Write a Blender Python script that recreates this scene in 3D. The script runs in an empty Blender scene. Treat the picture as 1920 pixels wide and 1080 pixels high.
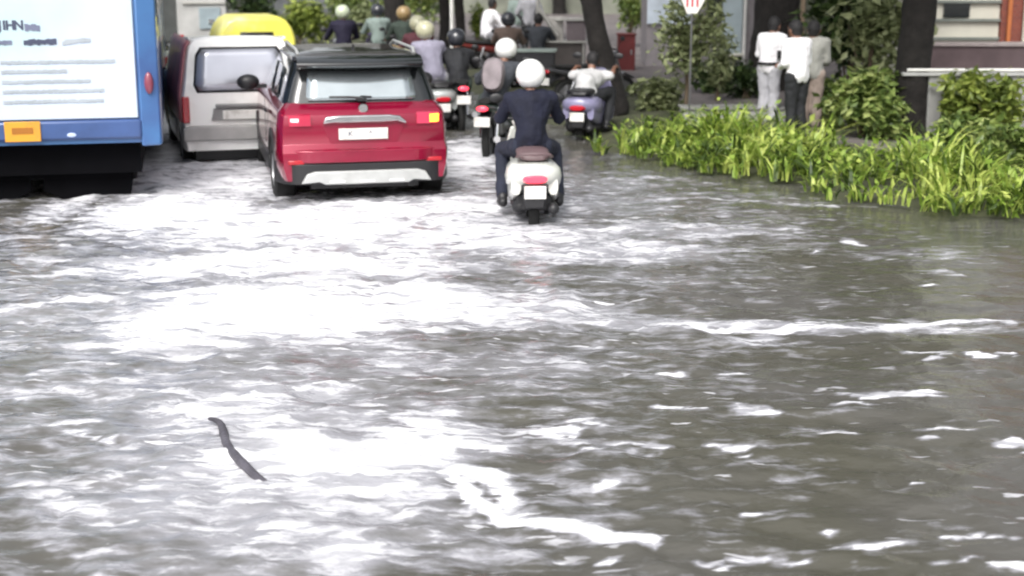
import bpy, bmesh, math, random
import numpy as np
from mathutils import Vector, Matrix

# ------------------------------------------------------------------ camera, sky, sun, exposure
S = bpy.context.scene
COL = S.collection
CAM_H = 2.4; FPX = 2700.0; PITCH = math.atan(615.0/FPX)
cam_d = bpy.data.cameras.new('camera'); cam = bpy.data.objects.new('camera', cam_d); COL.objects.link(cam)
cam.location = (0, 0, CAM_H); cam.rotation_euler = (math.radians(90)-PITCH, 0, 0)
cam_d.sensor_width = 36; cam_d.lens = FPX/1920*36; cam_d.clip_start = .1; cam_d.clip_end = 1500
cam_d.dof.use_dof = True; cam_d.dof.focus_distance = 9.0; cam_d.dof.aperture_fstop = 2.0
S.camera = cam
W = bpy.data.worlds.new("World"); S.world = W; W.use_nodes = True
nt = W.node_tree; nt.nodes.clear()
sky = nt.nodes.new('ShaderNodeTexSky'); sky.sky_type = 'NISHITA'; sky.sun_disc = False
SUN_EL, SUN_AZ = math.radians(47), math.radians(196)
sky.sun_elevation = SUN_EL; sky.sun_rotation = SUN_AZ; sky.dust_density = 5; sky.air_density = 1.0; sky.ozone_density = 1
hs = nt.nodes.new('ShaderNodeHueSaturation'); hs.inputs['Saturation'].default_value = .22
bg = nt.nodes.new('ShaderNodeBackground'); bg.inputs['Strength'].default_value = .13
wo = nt.nodes.new('ShaderNodeOutputWorld')
nt.links.new(sky.outputs[0], hs.inputs['Color']); nt.links.new(hs.outputs[0], bg.inputs[0]); nt.links.new(bg.outputs[0], wo.inputs[0])
sl = bpy.data.lights.new('sun', 'SUN'); sl.energy = 1.35; sl.angle = math.radians(25); sl.color = (1, .97, .93)
so = bpy.data.objects.new('sun', sl); COL.objects.link(so)
sd = Vector((math.sin(SUN_AZ)*math.cos(SUN_EL), math.cos(SUN_AZ)*math.cos(SUN_EL), math.sin(SUN_EL)))
so.rotation_euler = sd.to_track_quat('Z', 'Y').to_euler()
S.view_settings.view_transform = 'Standard'; S.view_settings.look = 'None'; S.view_settings.gamma = 1
S.view_settings.exposure = 0.76
S.render.engine = 'CYCLES'
S.cycles.filter_width = 2.0

# ------------------------------------------------------------------ helpers
def P(px, py, z=0.0):
    "ground position seen at a photo pixel"
    dx = (px-960)/FPX; dy = (540-py)/FPX; c, s = math.cos(PITCH), math.sin(PITCH)
    d = (dx, c+dy*s, -s+dy*c); t = (z-CAM_H)/d[2]
    return (d[0]*t, d[1]*t)
def SC(Y): return FPX/(Y*math.cos(PITCH)+CAM_H*math.sin(PITCH))
rnd = random.Random(7)

def vnoise(x, y, seed=0):
    xi = np.floor(x).astype(np.int64); yi = np.floor(y).astype(np.int64); fx = x-xi; fy = y-yi
    def h(a, b):
        n = (a*374761393 + b*668265263 + seed*982451653) & 0x7fffffff
        n = ((n ^ (n >> 13))*1274126177) & 0x7fffffff
        return ((n ^ (n >> 16)) & 0xffff)/65535.0
    u = fx*fx*(3-2*fx); v = fy*fy*(3-2*fy)
    return (h(xi, yi)*(1-u)+h(xi+1, yi)*u)*(1-v)+(h(xi, yi+1)*(1-u)+h(xi+1, yi+1)*u)*v
def fbm(x, y, oct=4, seed=0):
    r = 0; a = .5; t = 0
    for i in range(oct):
        r = r+a*vnoise(x*2**i+17*i, y*2**i-9*i, seed+i); t += a; a *= .55
    return r/t

MATS = {}
def mat(name, col, rough=.5, metal=0, var=.12, vs=6, bump=0, bs=40, coat=0, emis=None, es=0, dirt=None, spec=.5, subs=0):
    if name in MATS: return MATS[name]
    m = bpy.data.materials.new(name); m.use_nodes = True; N = m.node_tree.nodes; L = m.node_tree.links
    b = N['Principled BSDF']; b.inputs['Roughness'].default_value = rough; b.inputs['Metallic'].default_value = metal
    b.inputs['Coat Weight'].default_value = coat; b.inputs['Coat Roughness'].default_value = .06
    b.inputs['Specular IOR Level'].default_value = spec
    tc = N.new('ShaderNodeTexCoord'); n = N.new('ShaderNodeTexNoise'); n.inputs['Scale'].default_value = vs; n.inputs['Detail'].default_value = 5
    L.new(tc.outputs['Object'], n.inputs['Vector'])
    mx = N.new('ShaderNodeMix'); mx.data_type = 'RGBA'
    lo = [c*(1-var) for c in col]; hi = [min(1, c*(1+var)) for c in col]
    if dirt: lo = list(dirt)
    mx.inputs[6].default_value = (*lo, 1); mx.inputs[7].default_value = (*hi, 1)
    rm = N.new('ShaderNodeMapRange'); rm.inputs[1].default_value = .3; rm.inputs[2].default_value = .7 if not dirt else .5
    L.new(n.outputs['Fac'], rm.inputs[0]); L.new(rm.outputs[0], mx.inputs[0]); L.new(mx.outputs[2], b.inputs['Base Color'])
    if bump:
        n2 = N.new('ShaderNodeTexNoise'); n2.inputs['Scale'].default_value = bs; n2.inputs['Detail'].default_value = 4
        L.new(tc.outputs['Object'], n2.inputs['Vector'])
        bp = N.new('ShaderNodeBump'); bp.inputs['Strength'].default_value = bump; bp.inputs['Distance'].default_value = .02
        L.new(n2.outputs['Fac'], bp.inputs['Height']); L.new(bp.outputs[0], b.inputs['Normal'])
    if emis:
        b.inputs['Emission Color'].default_value = (*emis, 1); b.inputs['Emission Strength'].default_value = es
    MATS[name] = m
    return m

def tag(o, label=None, cat=None, group=None, kind=None):
    if label: o['label'] = label
    if cat: o['category'] = cat
    if group: o['group'] = group
    if kind: o['kind'] = kind
    return o
def empty(name, loc, rz=0, label=None, cat=None, group=None):
    e = bpy.data.objects.new(name, None); COL.objects.link(e); e.location = loc; e.rotation_euler.z = rz; e.empty_display_size = .2
    return tag(e, label, cat, group)

class MB:
    def __init__(s): s.v = []; s.f = []
    def add(s, vs, fs):
        o = len(s.v); s.v += [tuple(v) for v in vs]; s.f += [tuple(i+o for i in f) for f in fs]; return s
    def box(s, c, d, rot=None, taper=1.0, M=None):
        vs = []
        for z in (-1, 1):
            t = taper if z > 0 else 1
            for x, y in ((-1, -1), (1, -1), (1, 1), (-1, 1)):
                v = Vector((x*d[0]/2*t, y*d[1]/2*t, z*d[2]/2))
                if rot is not None: v.rotate(rot)
                vs.append(v+Vector(c))
        return s.add(vs, [(3, 2, 1, 0), (4, 5, 6, 7), (0, 1, 5, 4), (1, 2, 6, 5), (2, 3, 7, 6), (3, 0, 4, 7)])
    def loft(s, rings, close=True, cap=True):
        n = len(rings[0]); vs = [p for r in rings for p in r]; fs = []
        for i in range(len(rings)-1):
            for j in range(n if close else n-1):
                k = (j+1) % n
                fs.append((i*n+j, i*n+k, (i+1)*n+k, (i+1)*n+j))
        if cap:
            fs.append(tuple(range(n-1, -1, -1))); fs.append(tuple((len(rings)-1)*n+j for j in range(n)))
        return s.add(vs, fs)
    def tube(s, pts, r, n=8, cap=True):
        pts = [Vector(p) for p in pts]; rings = []
        rs = r if isinstance(r, (list, tuple)) else [r]*len(pts)
        up = None
        for i, p in enumerate(pts):
            t = (pts[min(i+1, len(pts)-1)]-pts[max(i-1, 0)]).normalized()
            if up is None: up = Vector((0, 0, 1)) if abs(t.z) < .9 else Vector((1, 0, 0))
            a = t.cross(up).normalized(); b = a.cross(t).normalized(); up = b
            rings.append([p+(a*math.cos(q)+b*math.sin(q))*rs[i] for q in [2*math.pi*k/n for k in range(n)]])
        return s.loft(rings, True, cap)
    def ell(s, c, r, n=12, m=8, rot=None):
        rings = []
        for i in range(1, m):
            a = math.pi*i/m
            rg = []
            for k in range(n):
                q = 2*math.pi*k/n
                v = Vector((r[0]*math.sin(a)*math.cos(q), r[1]*math.sin(a)*math.sin(q), -r[2]*math.cos(a)))
                if rot is not None: v.rotate(rot)
                rg.append(v+Vector(c))
            rings.append(rg)
        o = len(s.v); s.loft(rings, True, False)
        b = Vector((0, 0, -r[2])); t = Vector((0, 0, r[2]))
        if rot is not None: b.rotate(rot); t.rotate(rot)
        ib = len(s.v); s.v.append(tuple(b+Vector(c))); it = len(s.v); s.v.append(tuple(t+Vector(c)))
        last = o+(m-2)*n
        for k in range(n):
            s.f.append((o+(k+1) % n, o+k, ib)); s.f.append((last+k, last+(k+1) % n, it))
        return s
    def cap(s, a, b, ra, rb, n=10):
        "tapered capsule"
        a = Vector(a); b = Vector(b); t = (b-a); L = t.length; t = t.normalized() if L > 1e-6 else Vector((0, 0, 1))
        up = Vector((0, 0, 1)) if abs(t.z) < .9 else Vector((1, 0, 0)); u = t.cross(up).normalized(); w = u.cross(t)
        rings = []
        for k in (-75, -45, -15): q = math.radians(k); rings.append((a+t*ra*math.sin(q), ra*math.cos(q)))
        rings.append(((a+b)/2, (ra+rb)/2))
        for k in (15, 45, 75): q = math.radians(k); rings.append((b+t*rb*math.sin(q), rb*math.cos(q)))
        return s.loft([[p+(u*math.cos(x)+w*math.sin(x))*r for x in [2*math.pi*j/n for j in range(n)]] for p, r in rings])
    def lathe(s, prof, c=(0, 0, 0), axis='x', n=28, closed=False):
        rings = []
        for k in range(n):
            q = 2*math.pi*k/n; rg = []
            for (a, r) in prof:
                if axis == 'x': rg.append((c[0]+a, c[1]+r*math.cos(q), c[2]+r*math.sin(q)))
                elif axis == 'y': rg.append((c[0]+r*math.sin(q), c[1]+a, c[2]+r*math.cos(q)))
                else: rg.append((c[0]+r*math.cos(q), c[1]+r*math.sin(q), c[2]+a))
            rings.append(rg)
        m = len(prof); vs = [p for r in rings for p in r]; fs = []
        for i in range(n):
            k = (i+1) % n
            for j in range(m if closed else m-1):
                l = (j+1) % m
                fs.append((i*m+j, i*m+l, k*m+l, k*m+j))
        return s.add(vs, fs)
    def prism(s, outline, y0, y1, plane='xz'):
        "outline in xz (or xy/yz) extruded along the other axis"
        def q(p, y):
            return {'xz': (p[0], y, p[1]), 'xy': (p[0], p[1], y), 'yz': (y, p[0], p[1])}[plane]
        return s.loft([[q(p, y0) for p in outline], [q(p, y1) for p in outline]])
    def build(s, name, m, parent=None, smooth=True, ang=35, bevel=0, sub=0, seg=2):
        me = bpy.data.meshes.new(name); me.from_pydata(s.v, [], s.f); me.update()
        bm = bmesh.new(); bm.from_mesh(me)
        bmesh.ops.remove_doubles(bm, verts=bm.verts, dist=1e-5); bmesh.ops.recalc_face_normals(bm, faces=bm.faces)
        bm.to_mesh(me); bm.free()
        if smooth:
            me.shade_smooth(); me.set_sharp_from_angle(angle=math.radians(ang))
        if m: me.materials.append(m)
        o = bpy.data.objects.new(name, me); COL.objects.link(o)
        if parent: o.parent = parent
        if bevel:
            b = o.modifiers.new('b', 'BEVEL'); b.width = bevel; b.segments = seg; b.limit_method = 'ANGLE'; b.angle_limit = math.radians(40)
        if sub:
            q = o.modifiers.new('s', 'SUBSURF'); q.levels = sub; q.render_levels = sub
        return o
def dup(o, parent=None, **kw):
    c = o.copy(); COL.objects.link(c); c.parent = parent
    for ch in [x for x in COL.objects if x.parent == o]: dup(ch, c)
    for k, v in kw.items(): c[k] = v
    return c
def place(o, px, py, z=0, rz=None, zoff=0):
    x, y = P(px, py, z); o.location = (x, y, z+zoff)
    if rz is not None: o.rotation_euler.z = rz
R = math.radians

def textmesh(body, size, name, m, parent, loc, rx=90, ext=.002, bold=0):
    c = bpy.data.curves.new('t', 'FONT'); c.body = body; c.size = size; c.extrude = ext; c.offset = bold; c.align_x = 'CENTER'; c.align_y = 'CENTER'
    t = bpy.data.objects.new('t', c); COL.objects.link(t); bpy.context.view_layer.update()
    me = bpy.data.meshes.new_from_object(t.evaluated_get(bpy.context.evaluated_depsgraph_get()))
    bpy.data.objects.remove(t); me.materials.clear(); me.materials.append(m)
    o = bpy.data.objects.new(name, me); COL.objects.link(o); o.parent = parent; o.location = loc; o.rotation_euler = (R(rx), 0, 0)
    return o

# common materials
BLK = mat('black_plastic', (.018, .018, .02), .45, bump=.1, bs=80)
RUB = mat('tyre_rubber', (.014, .014, .014), .8, var=.4, bump=.2)
RIM = mat('alloy_rim', (.35, .35, .36), .35, .8)
CHR = mat('chrome_trim', (.75, .75, .76), .12, 1)
STL = mat('dull_steel', (.3, .3, .31), .4, .8)
GLS = mat('tinted_glass', (.012, .015, .017), .06, 0, coat=.5)
REF = mat('reflective_window_film', (.62, .67, .69), .16, .75, var=.08, vs=3)
SILV = mat('silver_plastic', (.5, .51, .5), .35, .3)
PLATE = mat('plate_white', (.7, .69, .66), .5, dirt=(.45, .43, .38), vs=9)
PLY = mat('plate_yellow', (.62, .3, .03), .5, dirt=(.5, .25, .05), vs=9)
RLENS = mat('red_lens', (.45, .01, .02), .2, coat=.6)
RLIT = mat('red_lamp_lit', (.6, .02, .04), .2, coat=.6, emis=(1, .06, .1), es=1.3)
PINKL = mat('clear_pink_lens', (.65, .25, .33), .12, .2, coat=1)
AMB = mat('amber_lamp_lit', (.8, .25, .02), .3, emis=(1, .36, .04), es=2.2)
INK = mat('dark_ink', (.06, .07, .12), .6)
GINK = mat('grey_ink', (.38, .42, .46), .6)
# ------------------------------------------------------------------ setting: ground, water, bank
g = MB(); g.add([(-400, -300, -.16), (400, -300, -.16), (400, 700, -.16), (-400, 700, -.16)], [(0, 1, 2, 3)])
tag(g.build('ground', mat('asphalt', (.05, .05, .048), .9, vs=.6, var=.3, bump=.3)), kind='structure')

# froth plus painted sky reflection and glints, laid down in metres on the water: (x px, y px, half width, half height, amount)
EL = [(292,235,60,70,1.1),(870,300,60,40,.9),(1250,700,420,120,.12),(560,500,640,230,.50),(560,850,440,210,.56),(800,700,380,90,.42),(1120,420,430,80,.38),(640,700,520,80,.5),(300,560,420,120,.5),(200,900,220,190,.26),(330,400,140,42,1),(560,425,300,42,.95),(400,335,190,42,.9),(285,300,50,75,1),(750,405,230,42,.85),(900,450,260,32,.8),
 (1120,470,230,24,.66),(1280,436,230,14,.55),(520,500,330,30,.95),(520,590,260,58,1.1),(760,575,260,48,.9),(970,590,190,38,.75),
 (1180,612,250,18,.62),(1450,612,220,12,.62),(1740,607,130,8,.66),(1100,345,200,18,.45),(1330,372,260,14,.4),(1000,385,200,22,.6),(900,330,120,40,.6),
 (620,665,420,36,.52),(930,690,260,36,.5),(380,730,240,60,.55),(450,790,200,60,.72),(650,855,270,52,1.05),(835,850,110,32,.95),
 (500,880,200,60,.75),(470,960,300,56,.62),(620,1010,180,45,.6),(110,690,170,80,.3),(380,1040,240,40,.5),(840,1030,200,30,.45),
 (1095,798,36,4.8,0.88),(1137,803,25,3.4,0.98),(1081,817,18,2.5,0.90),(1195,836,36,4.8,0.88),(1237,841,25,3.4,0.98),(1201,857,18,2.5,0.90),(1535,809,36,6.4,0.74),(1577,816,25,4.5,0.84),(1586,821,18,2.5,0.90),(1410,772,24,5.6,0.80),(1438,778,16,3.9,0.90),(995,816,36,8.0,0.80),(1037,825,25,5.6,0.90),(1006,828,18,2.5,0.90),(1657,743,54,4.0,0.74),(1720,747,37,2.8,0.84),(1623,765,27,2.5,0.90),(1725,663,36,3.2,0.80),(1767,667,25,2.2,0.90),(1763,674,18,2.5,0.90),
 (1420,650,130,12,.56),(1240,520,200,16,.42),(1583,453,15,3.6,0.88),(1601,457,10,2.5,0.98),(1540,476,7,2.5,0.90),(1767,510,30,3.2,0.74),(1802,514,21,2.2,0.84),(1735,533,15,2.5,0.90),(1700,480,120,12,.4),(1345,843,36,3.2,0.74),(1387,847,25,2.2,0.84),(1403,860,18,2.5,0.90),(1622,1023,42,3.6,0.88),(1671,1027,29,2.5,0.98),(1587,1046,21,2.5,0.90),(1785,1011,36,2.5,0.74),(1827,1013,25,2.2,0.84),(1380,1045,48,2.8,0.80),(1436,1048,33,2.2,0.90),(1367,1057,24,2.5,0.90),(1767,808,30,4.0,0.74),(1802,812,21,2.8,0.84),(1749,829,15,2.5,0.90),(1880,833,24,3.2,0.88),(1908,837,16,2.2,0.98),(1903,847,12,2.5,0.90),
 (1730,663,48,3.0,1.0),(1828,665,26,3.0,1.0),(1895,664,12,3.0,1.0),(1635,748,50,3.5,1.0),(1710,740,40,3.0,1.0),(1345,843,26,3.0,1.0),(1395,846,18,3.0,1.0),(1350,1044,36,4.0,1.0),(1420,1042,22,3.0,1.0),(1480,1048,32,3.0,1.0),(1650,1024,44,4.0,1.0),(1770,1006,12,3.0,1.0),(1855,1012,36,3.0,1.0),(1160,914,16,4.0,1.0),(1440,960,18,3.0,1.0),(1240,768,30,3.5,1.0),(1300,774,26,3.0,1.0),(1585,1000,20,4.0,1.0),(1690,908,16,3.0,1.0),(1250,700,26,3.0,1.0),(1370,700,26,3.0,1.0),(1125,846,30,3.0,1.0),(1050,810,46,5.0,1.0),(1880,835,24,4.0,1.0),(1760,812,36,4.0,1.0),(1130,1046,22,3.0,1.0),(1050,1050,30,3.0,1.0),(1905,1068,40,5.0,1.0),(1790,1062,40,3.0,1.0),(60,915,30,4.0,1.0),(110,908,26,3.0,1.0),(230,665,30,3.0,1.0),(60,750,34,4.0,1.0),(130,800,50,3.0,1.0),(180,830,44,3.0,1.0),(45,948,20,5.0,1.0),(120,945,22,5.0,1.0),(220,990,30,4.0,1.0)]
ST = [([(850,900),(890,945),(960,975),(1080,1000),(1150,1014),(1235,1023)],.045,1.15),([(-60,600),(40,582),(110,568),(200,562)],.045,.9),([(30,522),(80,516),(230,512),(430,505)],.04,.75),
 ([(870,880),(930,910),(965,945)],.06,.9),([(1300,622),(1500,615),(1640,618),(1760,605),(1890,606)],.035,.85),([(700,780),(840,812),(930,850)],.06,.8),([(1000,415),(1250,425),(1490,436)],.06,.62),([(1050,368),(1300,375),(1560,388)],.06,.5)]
def foam_glare_field(X, Y):
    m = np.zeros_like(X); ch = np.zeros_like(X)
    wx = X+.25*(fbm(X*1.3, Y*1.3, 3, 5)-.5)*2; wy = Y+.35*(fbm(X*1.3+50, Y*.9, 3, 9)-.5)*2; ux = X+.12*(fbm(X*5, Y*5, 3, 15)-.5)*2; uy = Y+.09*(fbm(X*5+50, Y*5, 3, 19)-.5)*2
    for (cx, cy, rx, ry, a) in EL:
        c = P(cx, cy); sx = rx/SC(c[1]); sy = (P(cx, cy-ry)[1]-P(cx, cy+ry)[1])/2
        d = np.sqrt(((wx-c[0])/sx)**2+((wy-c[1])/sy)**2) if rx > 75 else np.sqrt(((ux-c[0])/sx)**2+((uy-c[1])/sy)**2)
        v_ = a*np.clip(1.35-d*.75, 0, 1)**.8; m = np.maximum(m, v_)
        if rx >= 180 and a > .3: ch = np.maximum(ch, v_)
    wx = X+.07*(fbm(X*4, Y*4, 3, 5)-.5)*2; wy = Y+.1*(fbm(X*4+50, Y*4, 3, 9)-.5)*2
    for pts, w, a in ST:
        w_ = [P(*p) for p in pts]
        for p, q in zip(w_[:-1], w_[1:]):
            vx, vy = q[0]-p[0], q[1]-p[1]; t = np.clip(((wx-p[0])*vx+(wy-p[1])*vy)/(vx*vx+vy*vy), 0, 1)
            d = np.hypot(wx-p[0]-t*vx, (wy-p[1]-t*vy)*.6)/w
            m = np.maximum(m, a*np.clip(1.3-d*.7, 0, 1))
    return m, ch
def water():
    xs = np.arange(-11, 11.001, .04); ys = np.concatenate([np.arange(2.5, 16, .04), np.arange(16, 34, .08)])
    X, Y = np.meshgrid(xs, ys)
    F, CH = foam_glare_field(X, Y)
    fade = np.clip((11-np.abs(X))/1.5, 0, 1)*np.clip((Y-2.5)/1, 0, 1)*np.clip((34-Y)/3, 0, 1)
    turb = np.clip(np.maximum(CH, F*.3), 0, 1)
    big = fbm(X*.5, Y*.9, 3, 1)-.5
    med = 1-np.abs(fbm(X*1.4+.3*Y, Y*2.2, 4, 2)*2-1)
    fine = 1-np.abs(fbm(X*4.5, Y*6.5, 3, 3)*2-1)
    calm = np.clip((X-.5)/4, 0, 1)
    Z = .05*big + (.06-.045*calm)*(med-.8) + (.028-.022*calm)*(fine-.75) + turb*(.03+.07*(fbm(X*3, Y*4, 4, 11)-.45)+.05*(fbm(X*9, Y*12, 3, 12)-.5))
    Z *= fade
    n, m = X.shape
    co = np.stack([X.ravel(), Y.ravel(), Z.ravel()], 1)
    idx = np.arange(n*m).reshape(n, m)
    q = np.stack([idx[:-1, :-1], idx[:-1, 1:], idx[1:, 1:], idx[1:, :-1]], -1).reshape(-1, 4)
    B = [(-160, -60), (160, -60), (160, 240), (-160, 240)]; I = [(xs[0], ys[0]), (xs[-1], ys[0]), (xs[-1], ys[-1]), (xs[0], ys[-1])]
    base = n*m; ex = np.array([(a, b, 0) for a, b in B]+[(a, b, 0) for a, b in I])
    co = np.concatenate([co, ex]); 
    q2 = np.array([(base+k, base+(k+1) % 4, base+4+(k+1) % 4, base+4+k) for k in range(4)])
    q = np.concatenate([q, q2])
    me = bpy.data.meshes.new('water'); me.vertices.add(len(co)); me.vertices.foreach_set('co', co.ravel())
    me.loops.add(q.size); me.loops.foreach_set('vertex_index', q.ravel().astype(np.int32))
    me.polygons.add(len(q)); me.polygons.foreach_set('loop_start', np.arange(0, q.size, 4, dtype=np.int32))
    me.update(calc_edges=True); me.validate(); me.shade_smooth()
    at = me.attributes.new('foam_glare', 'FLOAT', 'POINT'); at.data.foreach_set('value', np.concatenate([F.ravel(), np.zeros(8)]).astype(np.float32))
    at = me.attributes.new('churn_glare', 'FLOAT', 'POINT'); at.data.foreach_set('value', np.concatenate([CH.ravel(), np.zeros(8)]).astype(np.float32))
    m_ = bpy.data.materials.new('flood_water'); m_.use_nodes = True; N = m_.node_tree.nodes; L = m_.node_tree.links
    b = N['Principled BSDF']; tc = N.new('ShaderNodeTexCoord')
    a = N.new('ShaderNodeAttribute'); a.attribute_name = 'foam_glare'; ac = N.new('ShaderNodeAttribute'); ac.attribute_name = 'churn_glare'
    def noise(sx, sy, sc, det=5, rough=.6):
        mp = N.new('ShaderNodeMapping'); mp.inputs['Scale'].default_value = (sx, sy, 1); L.new(tc.outputs['Object'], mp.inputs[0])
        nn = N.new('ShaderNodeTexNoise'); nn.inputs['Scale'].default_value = sc; nn.inputs['Detail'].default_value = det; nn.inputs['Roughness'].default_value = rough
        L.new(mp.outputs[0], nn.inputs['Vector']); return nn.outputs['Fac']
    def math_(op, x, y=None, z=None):
        k = N.new('ShaderNodeMath'); k.operation = op
        for i, v in enumerate((x, y, z)):
            if v is None: continue
            if isinstance(v, (int, float)): k.inputs[i].default_value = v
            else: L.new(v, k.inputs[i])
        return k.outputs[0]
    def ramp(x, lo, hi, a0=0, a1=1):
        k = N.new('ShaderNodeMapRange'); k.interpolation_type = 'SMOOTHSTEP'; k.inputs[1].default_value = lo; k.inputs[2].default_value = hi; k.inputs[3].default_value = a0; k.inputs[4].default_value = a1
        L.new(x, k.inputs[0]); return k.outputs[0]
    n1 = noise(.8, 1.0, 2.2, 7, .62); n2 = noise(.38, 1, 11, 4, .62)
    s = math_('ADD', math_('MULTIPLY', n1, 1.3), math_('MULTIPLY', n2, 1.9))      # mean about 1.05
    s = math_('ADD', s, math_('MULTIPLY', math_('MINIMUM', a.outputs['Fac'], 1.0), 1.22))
    s = math_('SUBTRACT', s, .50); f = ramp(s, 1.70, 2.08); sky_sheen = ramp(s, 1.38, 1.95)
    # small flecks and dashes: wave-crest glints painted white into the colour
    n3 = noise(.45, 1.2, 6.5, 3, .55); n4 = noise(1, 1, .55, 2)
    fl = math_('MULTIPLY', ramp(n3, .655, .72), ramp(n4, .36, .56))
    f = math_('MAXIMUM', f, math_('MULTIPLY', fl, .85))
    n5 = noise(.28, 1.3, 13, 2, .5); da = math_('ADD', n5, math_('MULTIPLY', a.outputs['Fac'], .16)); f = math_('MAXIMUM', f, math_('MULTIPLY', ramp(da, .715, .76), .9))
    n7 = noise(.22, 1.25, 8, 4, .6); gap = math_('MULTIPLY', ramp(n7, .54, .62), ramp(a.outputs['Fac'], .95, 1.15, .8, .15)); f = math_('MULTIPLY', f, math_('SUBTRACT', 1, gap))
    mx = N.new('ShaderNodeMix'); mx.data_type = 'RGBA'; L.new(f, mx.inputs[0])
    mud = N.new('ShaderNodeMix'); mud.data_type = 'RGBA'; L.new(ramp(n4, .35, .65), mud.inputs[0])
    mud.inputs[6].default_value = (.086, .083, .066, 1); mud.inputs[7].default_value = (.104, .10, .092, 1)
    am = N.new('ShaderNodeMix'); am.data_type = 'RGBA'; L.new(math_('MAXIMUM', sky_sheen, math_('MULTIPLY', ramp(math_('ADD', math_('ADD', ac.outputs['Fac'], math_('MULTIPLY', n1, .45)), math_('MULTIPLY', n2, .55)), .78, 1.12), .9)), am.inputs[0]); L.new(mud.outputs[2], am.inputs[6]); am.inputs[7].default_value = (.33, .33, .36, 1); L.new(am.outputs[2], mx.inputs[6]); fc = N.new('ShaderNodeMix'); fc.data_type = 'RGBA'; n6 = noise(.5, 1.3, 5, 6, .68); L.new(ramp(math_('ADD', n6, math_('MULTIPLY', a.outputs['Fac'], .30)), .50, .86), fc.inputs[0]); fc.inputs[6].default_value = (.34, .34, .365, 1); fc.inputs[7].default_value = (.84, .84, .87, 1); L.new(fc.outputs[2], mx.inputs[7])  # milky grey: sky reflection on the churned water put into the base colour
    L.new(mx.outputs[2], b.inputs['Base Color'])
    L.new(ramp(f, 0, 1, .13, .6), b.inputs['Roughness']); b.inputs['IOR'].default_value = 1.33
    bh = math_('ADD', math_('MULTIPLY', noise(.7, 1, 7, 5), .5), math_('MULTIPLY', noise(.7, 1.2, 24, 3), .12))
    bh = math_('ADD', bh, math_('MULTIPLY', f, .22))
    bp = N.new('ShaderNodeBump'); bp.inputs['Strength'].default_value = .42; bp.inputs['Distance'].default_value = .05
    L.new(bh, bp.inputs['Height']); L.new(bp.outputs[0], b.inputs['Normal'])
    me.materials.append(m_)
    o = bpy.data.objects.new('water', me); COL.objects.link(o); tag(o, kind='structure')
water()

# bank on the right: edge polyline at the waterline
EDGE_PX = [(1920, 410), (1750, 398), (1600, 378), (1500, 345), (1330, 325), (1250, 305), (1150, 290), (1100, 262), (960, 200), (820, 150), (600, 60), (420, 0)]
EDGE = [(12, -12), (9, 4), (6.6, 10.2)]+[P(*p) for p in EDGE_PX]+[(-40, 160)]
NB = Vector((.9, .43)).normalized()
def edge_pts(step):
    out = []
    for a, b in zip(EDGE[:-1], EDGE[1:]):
        L = math.hypot(b[0]-a[0], b[1]-a[1]); n = max(1, int(L/step))
        for k in range(n): out.append((a[0]+(b[0]-a[0])*k/n, a[1]+(b[1]-a[1])*k/n))
    return out
mb = MB(); rings = []
ep = edge_pts(.4)
for i, (x, y) in enumerate(ep):
    w = .12*math.sin(i*1.7)+.08*math.sin(i*.6)
    rg = []
    for d, z in ((-.5, -.2), (-.05, -.03), (.2, .05), (.6, .09), (1.6, .12), (6, .12), (20, .12), (90, .15)):
        rg.append((x+NB.x*(d+w), y+NB.y*(d+w), z+(.02*math.sin(i*2.3+d*3) if 0 < d < 5 else 0)))
    rings.append(rg)
mb.loft(rings, False, False)
tag(mb.build('bank_soil', mat('damp_soil', (.06, .065, .035), .9, vs=2.5, var=.35, bump=.5, bs=12)), kind='structure')
# paved path behind the grass
mb = MB(); rings = []
for i, (x, y) in enumerate(ep):
    if y < 8 or y > 60: continue
    rings.append([(x+NB.x*d, y+NB.y*d, z) for d, z in ((2.4, .05), (2.4, .16), (2.55, .17), (6.5, .165), (14, .166), (14, .05))])
mb.loft(rings, False, False)
tag(mb.build('pavement', mat('mauve_paving', (.15, .132, .13), .8, vs=1.5, var=.25, bump=.3, bs=8)), kind='structure')

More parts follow.
